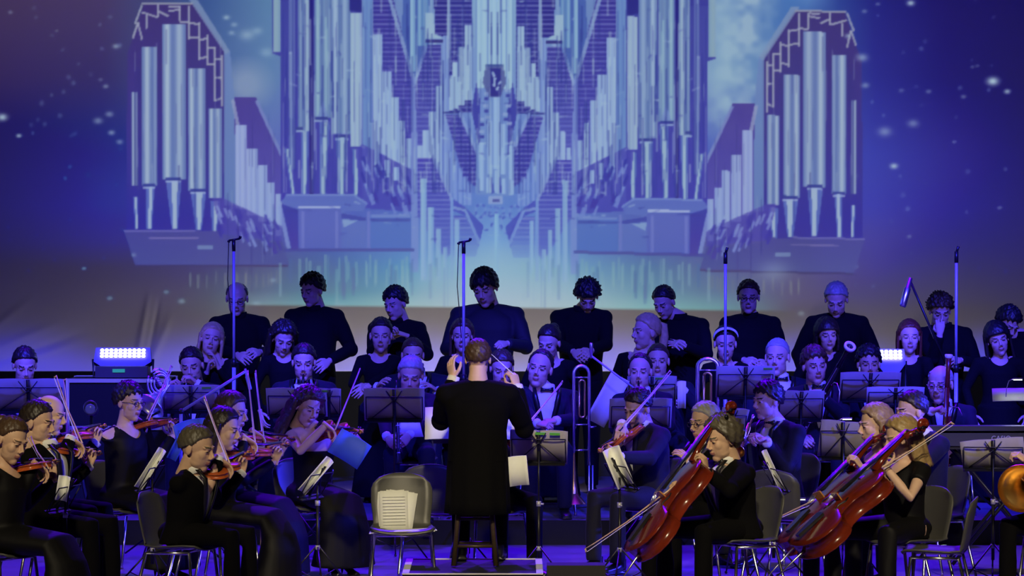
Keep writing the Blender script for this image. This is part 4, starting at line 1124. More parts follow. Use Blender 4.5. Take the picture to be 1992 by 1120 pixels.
def tall_mic(px, ptop, d, floor, label, tbar=True, cable=True):
    o = empty('microphone_stand', Vector((at(px, 700, d).x, d, floor)), 0, label, 'microphone stand'); zt = at(px, ptop, d).z-floor
    p = MB(); p.tube([(0, 0, .02), (0, 0, zt*.55)], .016, 12); p.tube([(0, 0, zt*.54), (0, 0, zt-.03)], .0115, 10); p.build('pole', BLUEMETAL, o)
    c = MB(); c.tube([(0, 0, zt*.53), (0, 0, zt*.56)], .023, 12); c.tube([(0, 0, zt*.545), (.045, 0, zt*.545)], .008, 8); c.build('clamp', BLACKMETAL, o)
    for k in range(3):
        a = R(30+120*k); l = MB(); l.tube([(0, 0, .30), (math.cos(a)*.38, math.sin(a)*.38, .015)], .010, 8); l.build('leg', BLACKMETAL, o)
    t = MB()
    if tbar: t.tube([(-.04, 0, zt-.015), (.05, 0, zt)], .008, 8); t.tube([(0, 0, zt-.10), (0, 0, zt-.01)], .015, 10); t.tube([(-.038, 0, zt-.015), (-.042, .0, zt-.03)], .011, 8); t.tube([(.048, 0, zt), (.055, 0, zt+.02)], .011, 8)
    else: t.tube([(0, 0, zt-.11), (0, 0, zt-.02)], .016, 10); t.tube([(0, 0, zt-.03), (.015, -.01, zt+.02)], [.010, .012], 10)
    t.build('microphone', BLACKMETAL, o)
    if cable:
        w_ = MB(); w_.tube([(-.04, 0, zt-.03), (-.05, .01, zt*.85), (-.03, .01, zt*.75), (-.018, .0, zt*.68)], .0035, 6); w_.build('cable', BLACKMETAL, o)
    return o
# ================================================================ the cast
def D(s): return FPX/s
CM = 'choir men standing in the back row'; CW = 'choir women standing before the men'
def man(key, px, py, s, label, **kw):
    a = dict(seat=False, outfit='choir', floor=RISH, group=CM, chair=False); a.update(kw); return person(key, px, py, D(s), label, **a)
def wom(key, px, py, s, label, **kw):
    a = dict(seat=False, outfit='blouse', floor=RISH, group=CW, chair=False, fem=True, seed=len(PEOPLE)); a.update(kw); return person(key, px, py, D(s), label, **a)
man('M1', 461, 549, 230, 'bald choir man in glasses standing behind the leftmost tall microphone stand', head=(0, 18, 0), hair='bald', hc='greyish', glass=True, bcx=464, L=(505, 684, .30), Rr=(462, 690, .34), hs=1.12)
man('M2', 607, 534, 230, 'dark-haired choir man looking left, standing behind the dark curly-haired choir woman', yaw=-8, head=(-38, 14, 0), hair='full', hc='dark', bcx=611, L=(640, 702, .22), Rr=(586, 712, .26), wide=.95)
man('M3', 769, 560, 230, 'bearded choir man with one hand held before his chest, head bowed left', yaw=-10, head=(-34, 16, -4), hair='full', hc='black', bcx=772, L=(790, 652, .28), Rr=(756, 662, .34), hk=('curl', 'curl'), wide=1.0, hf=((-.8, -.2, .3), (.1, -.2, 1)))
man('M4', 943, 524, 231, 'big dark-haired choir man in a dark jacket with badge, head bowed, centre of back row', head=(-16, 22, -6), hair='fringe', hc='black', bcx=948, L=(985, 668, .30), Rr=(905, 690, .26), wide=1.18, hs=1.26, hk=('fist', 'relax'), suit=mat('dark_jacket', (.006, .006, .010), .8, noise=.2, nscale=40))
man('M5', 1143, 547, 230, 'choir man with bushy black hair looking straight down at his hands', head=(2, 40, 0), hair='bushy', hc='black', bcx=1131, L=(1150, 682, .34), Rr=(1116, 684, .34), hs=1.06, wide=1.02)
man('M6', 1292, 557, 230, 'short-haired choir man looking down left with pale hand at his waist', yaw=-14, head=(-30, 28, -4), hair='short', hc='dark', bcx=1323, L=(1330, 672, .30), Rr=(1308, 668, .34), hk=('flat', 'relax'), lean=-.02)
man('M7', 1456, 546, 230, 'broad bearded choir man in glasses behind the tall microphone stand right of centre', head=(-4, 8, 0), hair='short', hc='brown', glass=True, bcx=1460, L=(1492, 704, .30), Rr=(1448, 700, .30), hs=1.12)
man('M8', 1627, 550, 230, 'grey-haired choir man with head bowed in the back row', head=(-8, 30, 0), hair='short', hc='grey', bcx=1630, hs=1.16, wide=1.06)
man('M9', 1829, 574, 230, 'curly-haired choir man with a hand pressed over his mouth', head=(4, 24, 0), hair='curly', hc='brown', bcx=1838, Rr=(1828, 650, .24), L=(1868, 700, .22), hk=('relax', 'curl'), hf=(None, (.05, -.1, 1)), hp=(None, (0, 1, .1)), poleR=(.15, -.3, -1), seed=1)
man('M10', 1960, 597, 232, 'black-haired choir man leaning in at the right edge of the back row', yaw=-6, head=(28, 38, 8), hair='full', hc='black', bcx=1992, lean=-.06)
wom('W1', 411, 629, 236, 'blonde long-haired choir woman with hands raised below her chin', head=(4, -4, 10), hair='long', hc='blond', bcx=420, L=(424, 712, .16), Rr=(404, 722, .16), hk=('relax', 'curl'), hf=((-.3, -.1, 1), (.2, -.1, 1)), glass=False)
wom('W2', 551, 627, 236, 'choir woman with dark curly hair looking down', head=(12, 26, 4), hair='longcurly', hc='dark', bcx=553)
wom('W3', 741, 620, 236, 'choir woman with tied-up dark hair and wide round neckline', head=(0, 6, 0), hair='up', hc='dark', bcx=738, L=(712, 752, .30), Rr=(704, 750, .30), hs=1.12, hk=('relax', 'curl'))
wom('W4', 899, 622, 236, 'choir woman with long straight brown hair behind the central tall microphone stand', head=(-2, 4, 0), hair='long', hc='brown', bcx=900)
wom('W5', 1068, 634, 236, 'choir woman with pinned dark hair looking down to the left', head=(-22, 20, 4), hair='bun', hc='dark', bcx=1074, hs=1.12)
wom('W6', 1256, 612, 236, 'blonde choir woman with a ponytail looking sharply left', yaw=-30, head=(-62, 2, 0), hair='ponytail', hc='blond', bcx=1244, hs=1.16)
wom('W7', 1411, 636, 236, 'choir woman with a white headband in her dark hair', head=(2, 10, 0), hair='band', hc='black', bcx=1412, hs=1.12)
wom('W8', 1609, 620, 236, 'choir woman with a dark bob beside the raised ivory bassoon bell', head=(10, 8, -4), hair='bob', hc='dark', bcx=1605, hs=1.06)
wom('W9', 1769, 624, 236, 'choir woman with long straight red hair', head=(0, 4, 0), hair='long', hc='red', bcx=1768)
wom('W10', 1941, 627, 236, 'choir woman with long black hair and bangs tilting her head at the right', head=(4, 10, -14), hair='longbangs', hc='black', bcx=1945, wide=1.15, hs=1.1)
I = o_info['W7']
hb = MB(); hb.tube([(.090*math.sin(R(a)), .012-.0-.035*math.cos(R(a))*.3, .050+.092*math.cos(R(a))) for a in range(-92, 93, 12)], (.005, .014), 8, up=None)
hbo = hb.build('headband', SHIRT, I['o']); hbo.matrix_basis = Matrix.Translation(I['C']-I['root']) @ I['HR'].to_4x4() @ Matrix.Scale(I['hs'], 4) @ Matrix.Translation((0, -.02, .006)) @ Matrix.Rotation(R(24), 4, 'X')

# ---------------------------------------------------------------- winds and brass on the riser
WG = 'wind and brass players on the riser'
def wind(key, px, py, s, label, **kw):
    a = dict(outfit='suit', floor=RISH, group=WG, suit=SUITB); a.update(kw); return person(key, px, py, D(s), label, **a)
wind('P1', 48, 676, 243, 'dark-haired wind player looking down behind the far left music stand', head=(14, 22, 0), hair='short', hc='dark', L=(80, 790, .3), Rr=(40, 800, .3), hs=1.16)
wind('P2', 373, 677, 243, 'flute player with bowed head at the left of the winds', head=(-6, 14, -6), hair='short', hc='dark', L=(384, 746, .20), Rr=(326, 762, .22), hs=1.14, hk=('curl', 'curl'), bcx=376, hf=((-.5, -.2, .5), (.3, -.2, .8)), poleR=(-1, 0, -.7), poleL=(1, -.2, -.6))
wind('P3', 591, 670, 245, 'dark-haired clarinet player seated behind the bare-shouldered curly-haired woman violinist', head=(0, 14, 0), hair='short', hc='dark', L=(612, 762, .26), Rr=(590, 800, .30), hs=1.14, hk=('curl', 'curl'))
wind('P4', 803, 658, 239, 'wind player half hidden right behind the older grey-haired clarinettist', head=(4, 12, 0), hair='crop', hc='brown', hs=1.12, bcx=812, wide=1.05, L=(850, 760, .2), Rr=(735, 752, .22))
wind('P5', 799, 694, 249, 'older grey-haired clarinettist resting his hands in his lap, eyes down', head=(-2, 20, 3), hair='short', hc='grey', L=(792, 852, .42), Rr=(752, 852, .42), hs=1.18, hk=('curl', 'curl'), skin=1, hf=((-.55, -.4, -.6), (.55, -.4, -.6)), hp=((-.5, .6, -.2), (.5, .6, -.2)))
wind('P6', 976, 682, 243, 'wind player peeping out from behind the conductor right shoulder', head=(6, 20, 0), hair='short', hc='brown', hs=1.14, L=(1010, 800, .2), Rr=(950, 800, .2))
wind('P7', 1050, 680, 246, 'black bow-tied trombonist with wide shirt front, head tilted', head=(-12, 2, 10), hair='receding', hc='dark', hs=1.2, bcx=1064, L=(1082, 818, .42), Rr=(1046, 824, .46), hk=('curl', 'curl'), hf=((-.9, -.3, .0), (.6, -.3, 0)), wide=1.1, skin=1)
wind('P8', 1245, 688, 247, 'receding-haired clarinettist with the mouthpiece at his lips', head=(-8, 4, 0), hair='receding', hc='dark', hs=1.14, L=(1262, 792, .30), Rr=(1240, 815, .32), hk=('curl', 'curl'), bcx=1250)
wind('P9', 1280, 669, 240, 'fair young man with white collar seated just behind the clarinettist', head=(-4, 4, 0), hair='crop', hc='brown', hs=1.12, bcx=1290, L=(1330, 760, .2), Rr=(1290, 790, .2))
wind('P10', 1512, 659, 242, 'round-faced man with cropped grey hair and black bow tie', head=(-14, 4, 0), hair='crop', hc='grey', hs=1.2, bcx=1520, L=(1545, 775, .25), Rr=(1500, 790, .25))
wind('P11', 1585, 676, 246, 'young bassoonist with side-swept brown hair under the ivory bell ring', head=(12, 6, -4), hair='full', hc='brown', hs=1.16, bcx=1592, L=(1600, 772, .32), Rr=(1560, 850, .34), hk=('curl', 'curl'))
wind('P12', 1690, 674, 242, 'thick-browed young man looking over the folder with two grey pages', head=(2, 6, 0), hair='full', hc='black', hs=1.12, L=(1725, 760, .3), Rr=(1650, 770, .3), skin=1)
wind('P13', 1829, 711, 249, 'bald elderly bassoonist in silver glasses', yaw=-10, head=(-24, 8, 0), hair='bald', hc='grey', glass=2, hs=1.2, bcx=1838, L=(1866, 872, .34), Rr=(1812, 800, .40), hk=('curl', 'fist'), hf=((-.9, -.3, -.1), (.6, -.3, .3)), wide=1.12)
person('P14', 1492, 744, D(264), 'trumpeter in a dark blue suit facing left with trumpet at his lips', yaw=-50, head=(-58, 6, 0), hair='full', hc='dark', hs=1.1, outfit='suit', suit=SUITB, group=WG, bcx=1513, Rr=(1492, 860, .26), L=(1490, 856, .16), hk=('curl', 'curl'), hf=((-.8, -.2, .35), (-.8, -.2, .3)), wide=1.1, poleR=(.2, -.6, -1))
# ---------------------------------------------------------------- violins and cellos
SG = 'string players'
def violin_pose(kw):
    """where the violin, its bow and both wrists are for a player whose head data is given"""
    px, py, s = kw['px'], kw['py'], kw['s']; hy, hp_, hr = kw['head']; hs = kw.get('hs', 1.09)
    top = at(px, py, D(s)); C = top-Vector((0, 0, .126*hs)); yaw = kw['yaw']
    F = Vector((math.sin(R(yaw)), -math.cos(R(yaw)), 0)); B = Vector((math.cos(R(yaw)), math.sin(R(yaw)), 0)); Z = Vector((0, 0, 1))
    p0 = C+F*.045+B*.055-Z*.155*hs
    q = solve_len(p0, kw['scroll'][0], kw['scroll'][1], D(s), .59, kw.get('ssgn', 1))
    dr = (q-p0).normalized(); up = Z*.75-B*.65
    Mv = orient(p0, dr, up, 'xz'); nrm = Vector((Mv[0][2], Mv[1][2], Mv[2][2]))
    at_ = lambda x: p0+dr*x
    Lw = at_(.475)-nrm*.055+B*.045-dr*.045-Z*.03
    lf = (nrm*.75-B*.25+dr*.35); lp = (-B*.8+nrm*.1-dr*.3)
    c = at_(.215)+nrm*.04
    fx, fy = kw['frog'][:2]; fd = c.y-kw['frog'][2]; fp = at(fx, fy, fd)
    tip = solve_len(fp, kw['tip'][0], kw['tip'][1], D(s), .74, kw.get('tsgn', 1))
    bd = (tip-fp).normalized()
    Mb = orient(fp, bd, (fp+bd*.3-c).normalized()+nrm*.3, 'xz')
    Rw = fp-F*.055-B*.045+Z*.035
    rf = (fp-Rw).normalized()+bd*.15-Z*.25
    return Mv, Mb, Lw, lf, lp, Rw, rf, (-Z*.9+F*.2)
def violinist(key, label, vlabel, blabel, viola=False, **kw):
    Mv, Mb, Lw, lf, lp, Rw, rf, rp = violin_pose(kw)
    a = {k: v for k, v in kw.items() if k not in ('px', 'py', 's', 'scroll', 'frog', 'tip', 'ssgn', 'tsgn')}
    a.setdefault('group', SG)
    person(key, kw['px'], kw['py'], D(kw['s']), label, L=(*Lw, 0), Rr=(*Rw, 0), hk=('neck', 'bow'), hf=(lf, rf), hp=(lp, rp), **a)
    VI.append((Mv, vlabel)); BO.append((Mb, blabel))
VI = []; BO = []
violinist('L1', 'brown-haired violinist in black at the far left front, seen from behind', 'violin of the far left front player', 'bow of the far left front violinist',
          px=22, py=814, s=312, yaw=62, head=(50, 20, 6), scroll=(112, 902), frog=(92, 912, .10), tip=(58, 850), tsgn=1, fem=True, outfit='dress', hair='bun', hc='brown', hs=1.12, skin=1)
violinist('L3', 'bald elderly violinist with blue-lit face behind the young dark-haired one', 'red violin held level between two left desks', 'upright bow of the bald elderly violinist',
          px=98, py=769, s=283, yaw=72, head=(74, 12, 0), scroll=(206, 832), frog=(133, 866, .05), tip=(126, 738), outfit='suit', hair='bald', hc='grey', hs=1.1)
violinist('L2', 'young dark-haired violinist with white cuffs at the left, in profile', 'violin of the young dark-haired player with white cuffs', 'slanting bow reaching up in front of the far left stand',
          px=74, py=781, s=295, yaw=66, head=(72, 12, 0), scroll=(196, 886), frog=(158, 862, .06), tip=(108, 732), outfit='suit', hair='short', hc='dark', hs=1.12, bcx=88, skin=1)
violinist('L4', 'short-haired violinist in glasses and black, in front of the flight case', 'amber violin in front of the flight case', 'bow crossing beside the flight case',
          px=252, py=746, s=272, yaw=48, head=(52, 6, 0), scroll=(345, 822), frog=(284, 822, .10), tip=(334, 712), fem=True, outfit='dress', hair='full', hc='dark', hs=1.08, glass=True)
violinist('L6', 'brown-haired woman violinist with blue-lit profile behind the long-haired one', 'far violin of the second left desk', 'upright bow leaning right behind the second left desk',
          px=452, py=764, s=277, yaw=66, head=(66, 10, 0), scroll=(572, 858), frog=(512, 848, .06), tip=(497, 722), fem=True, outfit='dress', hair='shoulder', hc='brown', hs=1.12)
violinist('L7', 'long dark-haired woman violinist in profile, nearer of the second left desk', 'golden violin of the long dark-haired woman', 'nearly upright bow of the long dark-haired woman',
          px=436, py=795, s=288, yaw=68, head=(70, 12, 0), scroll=(562, 868), frog=(496, 860, .06), tip=(482, 722), fem=True, outfit='dress', hair='shoulder', hc='dark', hs=1.12)
violinist('L5', 'grey-templed violinist in a brown-black suit seen from behind at front left', 'violin of the front left man with white cuffs', 'long bow of the front left man with white cuffs',
          px=384, py=829, s=305, yaw=70, head=(66, 14, 0), scroll=(486, 884), frog=(446, 902, .08), tip=(398, 772), outfit='suit', hair='short', hc='greyish', hs=1.15, skin=1, bcx=372, wide=1.12, lean=.04)
violinist('L8', 'curly-haired woman violinist with bare shoulders in a strapless black dress', 'violin of the bare-shouldered curly-haired woman', 'bow raised right of the bare-shouldered woman',
          px=598, py=756, s=270, yaw=30, head=(34, 20, 12), scroll=(708, 842), ssgn=-1, frog=(652, 836, .16), tip=(700, 718), tsgn=1, fem=True, outfit='strapless', hair='longcurly', hc='brown', hs=1.08, bcx=608)
violinist('V9', 'violinist hidden behind the conductor on his right-hand side', 'red violin seen between the conductor and the tilted music stand', 'bow rising right of the conductor toward the bow-tied trombonist',
          px=968, py=772, s=272, yaw=25, head=(28, 15, 0), scroll=(1046, 846), ssgn=-1, frog=(1016, 838, .10), tip=(1094, 742), outfit='suit', hair='short', hc='brown', hs=1.08)
violinist('P15', 'violinist in a blue-lit suit bending left over his violin right of centre', 'violin under the chin of the blue-suited man', 'bow slanting across the blue-suited violinist',
          px=1240, py=756, s=270, yaw=-52, head=(-46, 26, 10), scroll=(1168, 880), ssgn=-1, frog=(1206, 836, .12), tip=(1304, 722), tsgn=1, outfit='suit', suit=SUITB, hair='short', hc='dark', hs=1.1, bcx=1252, skin=1, lean=.06, wide=1.1)
violinist('P20', 'dark-haired viola player in profile behind the blonde cellists', 'dark viola behind the blonde cellists', 'bow of the viola player behind the blonde cellists',
          px=1772, py=762, s=277, yaw=-64, head=(-66, 8, 0), scroll=(1700, 862), ssgn=-1, frog=(1722, 858, .0), tip=(1790, 800), outfit='suit', suit=SUITB, hair='short', hc='dark', hs=1.12, bcx=1800, wide=1.1)
person('P16', 1370, 783, D(284), 'grey-haired man in glasses turned left behind the wavy-haired cellist', yaw=-55, head=(-52, 8, 0), hair='short', hc='grey', glass=True, outfit='suit', group=SG, hs=1.1, L=(1345, 900, .1), Rr=(1330, 920, .1), bcx=1378, skin=1)
person('P17', 1404, 812, D(300), 'grey wavy-haired cellist in black at the right front, chin on his hand', yaw=-60, head=(-58, 14, 0), hair='wavy', hc='greyish', outfit='suit', group=SG, hs=1.13, bcx=1418, L=(1374, 918, .20), Rr=(1314, 950, .50),
       hk=('curl', 'curl'), hf=((-.1, -.1, 1), (-.8, -.3, -.2)), hp=((-.7, .3, 0), (-.2, .5, -.7)), wide=1.15, legs=[(.18, .42, .0), (-.24, .42, 0)], skin=1, poleL=(.3, -.8, -.4), lean=.05)
person('P18', 1702, 787, D(288), 'blonde cellist looking left, the farther of the two women cellists', yaw=-58, head=(-72, 8, 0), hair='shoulder', hc='dirty', fem=True, outfit='shortsleeve', group=SG, hs=1.13, bcx=1712, L=(1676, 910, .60), Rr=(1628, 958, .30),
       hk=('curl', 'curl'), hf=((-.5, -.1, .8), (-.8, -.2, -.2)), hp=((-.7, .3, -.2), (-.2, .4, -.8)), legs=[(.2, .42, .0), (-.24, .42, 0)])
person('P19', 1752, 810, D(300), 'light-haired woman cellist at the right front with bent bare arm', yaw=-50, head=(-66, 16, 0), hair='shoulder', hc='dirty', fem=True, outfit='shortsleeve', group=SG, hs=1.12, bcx=1760, L=(1722, 908, .24), Rr=(1676, 940, .74),
       hk=('curl', 'curl'), hf=((-.1, -.1, 1), (-.8, -.2, -.2)), hp=((.8, .3, .0), (-.2, .4, -.8)), legs=[(.2, .42, .0), (-.26, .42, 0)], poleL=(.2, -.7, -1), seed=1)
person('P21', 2052, 800, D(295), 'french horn player at the right edge, only knees and sleeve in view', yaw=-40, head=(-40, 5, 0), hair='short', hc='dark', outfit='suit', group=SG, L=(2000, 900, .1), Rr=(1990, 930, .2), hk=('curl', 'curl'))
# ---------------------------------------------------------------- the conductor
person('C', 930, 661, D(293), 'conductor in a black tailcoat seen from behind with both arms raised', yaw=180, head=(178, 6, 0), hair='short', hc='brown', outfit='tail', floor=.251, sitz=.92, hs=1.02, L=(882, 736, -.26), Rr=(1006, 754, -.26),
       hk=('relax', 'curl'), hf=((-.25, .2, 1), (-.25, .15, 1)), hp=((.7, .6, 0), (-.6, .6, .0)), chair=False, wide=.98, poleL=(-.28, .1, -1), poleR=(.28, .1, -1), legs=[(.10, .30, .05), (-.12, .30, .05)], spread=.08)
I = o_info['C']
coat = MB(); B_, F_, Z_ = I['B'], I['F'], Vector((0, 0, 1)); pe_ = I['pel']
G = []
for i in range(11):
    t = i/10; z = I['pel'].z+.34-t*.75; row = []
    for j in range(25):
        a = R(-100+200*j/24); rx = .176+.032*t+.012*math.sin(j*1.4)*t; ry = .150+.045*t+.008*math.sin(j*1.4)*t
        row.append(Vector((I['sh'].x, I['sh'].y, 0)) - I['root'] + Vector((0, 0, z)) + B_*(-math.sin(a)*rx) - F_*(math.cos(a)*ry-.0) - F_*.04*t + Vector((0, 0, .0)))
    G.append(row)
coat.sheet(G, .008); coat.build('coat_skirt', SUIT, I['o'])
# ================================================================ instruments
v0 = make_string_instrument('violin', .355, .032, .140, .98, VARNISH, label='x', cat='violin'); index_kids()
for i, (M, lb) in enumerate(VI):
    v = v0 if i == 0 else copy_tree(v0); tag(v, lb, 'viola' if 'viola' in lb else 'violin', 'violins and violas in play'); v.matrix_world = M
    if 'viola' in lb: v.name = 'viola'
b0 = make_bow('x'); index_kids()
CE = []
c0 = make_string_instrument('cello', .755, .115, .285, 1.06, VARNISH2, True, 'x', 'cello'); index_kids()
cello_spec = (((1243, 1078), (1440, 795), 300, (-.80, -.20, .60), 'dark red cello of the wavy-haired man', (1310, 958, .36), (1250, 992), 1),
              ((1546, 1062), (1742, 842), 290, (-.75, -.30, .58), 'cello of the farther blonde woman, mostly hidden', (1632, 946, .2), (1555, 990), 1),
              ((1563, 1072), (1812, 832), 303, (-.76, -.30, .58), 'bright red cello of the light-haired woman at right front', (1668, 946, .40), (1760, 880), 1))
cb = ('short stretch of bow below the wavy-haired cellist hand', 'bow across the farther cello', 'dark bow running up across the right front cello')
for i, (b_, s_, sc_, n_, lb, fr_, tp_, sg_) in enumerate(cello_spec):
    dS = FPX/sc_; top = at(s_[0], s_[1], dS+(.05 if i < 2 else .10)); p0 = solve_len(top, b_[0], b_[1], dS, 1.235, -1)
    M = orient(p0, top-p0, n_, 'xz'); o = c0 if i == 0 else copy_tree(c0); tag(o, lb, 'cello', 'cellos at the right front'); o.matrix_world = M
    CE.append((p0, top, M))
    nrm = Vector((M[0][2], M[1][2], M[2][2])); ax = (top-p0).normalized(); c = p0+ax*.50+nrm*.16
    yv = Vector((M[0][1], M[1][1], M[2][1]))
    I = o_info[('P17', 'P18', 'P19')[i]]; Rw = I['W'][1]; fd = I['HM'][1]
    fp = Rw+Vector((fd[0][2], fd[1][2], fd[2][2]))*.085-Vector((0, 0, .01))
    dirb = ((c-fp).normalized()) if i != 2 else (at(1775, 872, I['d']-.3)-fp).normalized()
    if i == 0: dirb = (at(1250, 992, fp.y+.05)-fp).normalized()
    if i == 1: dirb = (at(1560, 985, fp.y+.1)-fp).normalized()
    BO.append((orient(fp-dirb*(.02 if i else .02), dirb, -nrm*-1, 'xz'), cb[i]))
for i, (M, lb) in enumerate(BO):
    v = b0 if i == 0 else copy_tree(b0); tag(v, lb, 'bow', 'bows of the string players'); v.matrix_world = M
# winds
def line_place(o, lo, hi, ref=(0, -1, 0)):
    o.matrix_world = orient(lo, Vector(hi)-Vector(lo), -Vector(ref), 'zy'); return o
def mouth_of(k, fwd=.105, dn=.058): I = o_info[k]; return I['C']+(I['HR'] @ Vector((0, -fwd, -dn)))*I['hs']
m = mouth_of('P3', .10); line_place(make_clarinet('clarinet at the lips of the dark-haired man behind the bare-shouldered woman'), m+Vector((.0, -.25, -.60)), m)
m = mouth_of('P8', .10); line_place(make_clarinet('clarinet at the lips of the receding-haired man'), m+Vector((.0, -.28, -.58)), m)
lo = at(776, 902, o_info['P5']['d']-.52); line_place(make_clarinet('clarinet standing in the lap of the older grey-haired man'), lo, at(771, 745, o_info['P5']['d']-.36))
m = mouth_of('P2', .115); e0 = at(322, 757, o_info['P2']['d']-.30); dr = (m-e0).normalized(); line_place(make_flute('silver flute held to the left by the flautist'), m-dr*.60, m+dr*.066)
hi = at(1657, 674, o_info['P11']['d']-1.12); lo = at(1545, 868, o_info['P11']['d']-.22); o = make_bassoon('dark bassoon with ivory bell ring slanting up to the right', GRENA, 1.55); dr = (hi-lo).normalized(); line_place(o, hi-dr*1.335, hi, (0, -1, 0))
hi = at(1849, 690, o_info['P13']['d']-.30); lo = at(1834, 1000, o_info['P13']['d']-.36); dr = (hi-lo).normalized(); line_place(make_bassoon('tall red-brown bassoon held upright by the bald man', BASSOONW), hi-dr*1.335, hi, (-.1, -1, 0))
m = mouth_of('P14', .120); h_ = o_info['P14']; dr = (at(1440, 862, m.y-.32)-m).normalized(); line_place(make_trumpet('trumpet pointing down left from the trumpeter lips'), m-dr*-.50, m, (0, .2, -1))
o = make_trombone('trombone standing upright beside the bow-tied man, tuning bow on top'); line_place(o, at(1135, 1000, D(252)), at(1131, 690, D(252))); lo = at(1136, 964, 30.9); o.matrix_world = Matrix.Translation((lo.x, 31.25, RISH+.30)) @ Matrix.Rotation(R(14), 4, 'Z') @ Matrix.Rotation(R(-1), 4, 'Y')
tz = at(1132, 702, 31.25).z-RISH-1.12; o.matrix_world = Matrix.Translation((at(1131, 800, 31.25).x, 31.25, RISH+tz)) @ Matrix.Rotation(R(14), 4, 'Z')
o = make_trombone('blue-lit trombone standing upright left of the grey folder with wires', .10); tz = at(1376, 688, 31.4).z-RISH-1.12
o.matrix_world = Matrix.Translation((at(1377, 800, 31.4).x, 31.4, RISH+tz)) @ Matrix.Rotation(R(-8), 4, 'Z') @ Matrix.Diagonal((1.3, 1.3, 1, 1))
o = make_horn('brass french horn bell at the right edge of the picture', BRASS); o.matrix_world = orient(at(1984, 952, 25.9), (-.35, -.8, .1), (0, 0, 1), 'zx') @ Matrix.Rotation(math.pi, 4, 'X') @ Matrix.Scale(1.0, 4)
o.matrix_world = orient(at(1986, 950, 25.85), (.35, .85, .05), (0, 0, 1), 'zx')
# second silver horn seen in blue light behind the short-haired violinist
o = make_horn('silver french horn glinting blue between the flight case and the flute player', SILVER); o.matrix_world = orient(at(291, 790, 29.9), (.5, .5, .6), (0, 0, 1), 'zx') @ Matrix.Scale(.8, 4)
zf = at(291, 800, 29.9).z
hs_ = empty('horn_stand', (at(291, 790, 29.9).x, 29.9, 0), 0, 'thin dark stand carrying the silver horn', 'instrument stand')
MB().tube([(0, 0, .02), (0, 0, zf-.02)], .010, 10).build('pole', BLACKMETAL, hs_); MB().tube([(-.08, 0, zf), (0, 0, zf-.04), (.08, 0, zf)], .009, 8).build('cradle', BLACKMETAL, hs_)
for k in range(3): MB().tube([(0, 0, .16), (.25*math.cos(k*2.094+.4), .25*math.sin(k*2.094+.4), .012)], .007, 8).build('leg', BLACKMETAL, hs_)
# baton
I = o_info['C']; hm = I['HM'][1]; g_ = I['W'][1]+Vector((hm[0][2], hm[1][2], hm[2][2]))*.09
b_ = MB(); t_ = at(953, 686, g_.y+.05); b_.tube([g_, t_], [.0042, .002], 8); b_.build('baton', SHIRT); tag(bpy.data.objects['baton'], 'thin white baton in the conductor right hand', 'baton')

# ================================================================ chairs under the players
ch0 = make_chair('x'); index_kids(); first = True
def put_chair(loc, rz, label, group='moulded chairs with chrome legs'):
    global first
    o = ch0 if first else copy_tree(ch0); first = False
    tag(o, label, 'chair', group); o.location = loc; o.rotation_euler = (0, 0, R(rz)); return o
for I, key, lb in seats:
    p = I['pel']-I['F']*.02
    put_chair((p.x, p.y, I['floor']), I['yaw'], 'dark chair carrying the '+lb.replace(' with ', ' with ')[:110] if False else 'dark chair under the '+' '.join(lb.split()[:11]).rstrip(','))
# empty chairs
c = at(782, 1022, 26.35); ec = put_chair((c.x, 26.45, 0), 3, 'grey chair holding a fan of loose white sheets, left of the conductor'); ec.scale = (1, 1, 1.055)
c = at(838, 900, 28.4); put_chair((c.x, 28.5, 0), 180, 'empty dark chair back just left of the conductor tailcoat')
c = at(1822, 1050, 25.2); put_chair((c.x, 25.1, 0), -100, 'empty chair in profile at the right front, back to the right')
c = at(1545, 1000, 27.0); put_chair((c.x, 27.9, 0), 150, 'empty dark chair behind the right cellos')

# stool
so = empty('high_stool', (at(924, 1100, 26.3).x, o_info['C']['pel'].y+.05, .251), 0, 'dark wooden high stool under the conductor', 'stool')
SH_ = .655
MB().lathe([(0, SH_-.04), (.130, SH_-.04), (.138, SH_-.03), (.138, SH_-.008), (.130, SH_), (0, SH_)], n=28).build('seat', WOODB, so)
lgp = [(sx, sy) for sx in (-1, 1) for sy in (-1, 1)]
def lp_(sx, sy, z): r_ = .085+(.140-.085)*(1-z/SH_); return (sx*r_, sy*r_, z)
for sx, sy in lgp: MB().tube([lp_(sx, sy, SH_-.03), lp_(sx, sy, 0)], [.016, .018], 10).build('leg', WOODB, so)
for z, ax_ in ((.13, 0), (.16, 1), (.31, 0), (.34, 1)):
    for s_ in (-1, 1):
        a, b = (lp_(-1, s_, z), lp_(1, s_, z)) if ax_ == 0 else (lp_(s_, -1, z), lp_(s_, 1, z)); MB().tube([a, b], .011, 8).build('rung', WOODB, so)

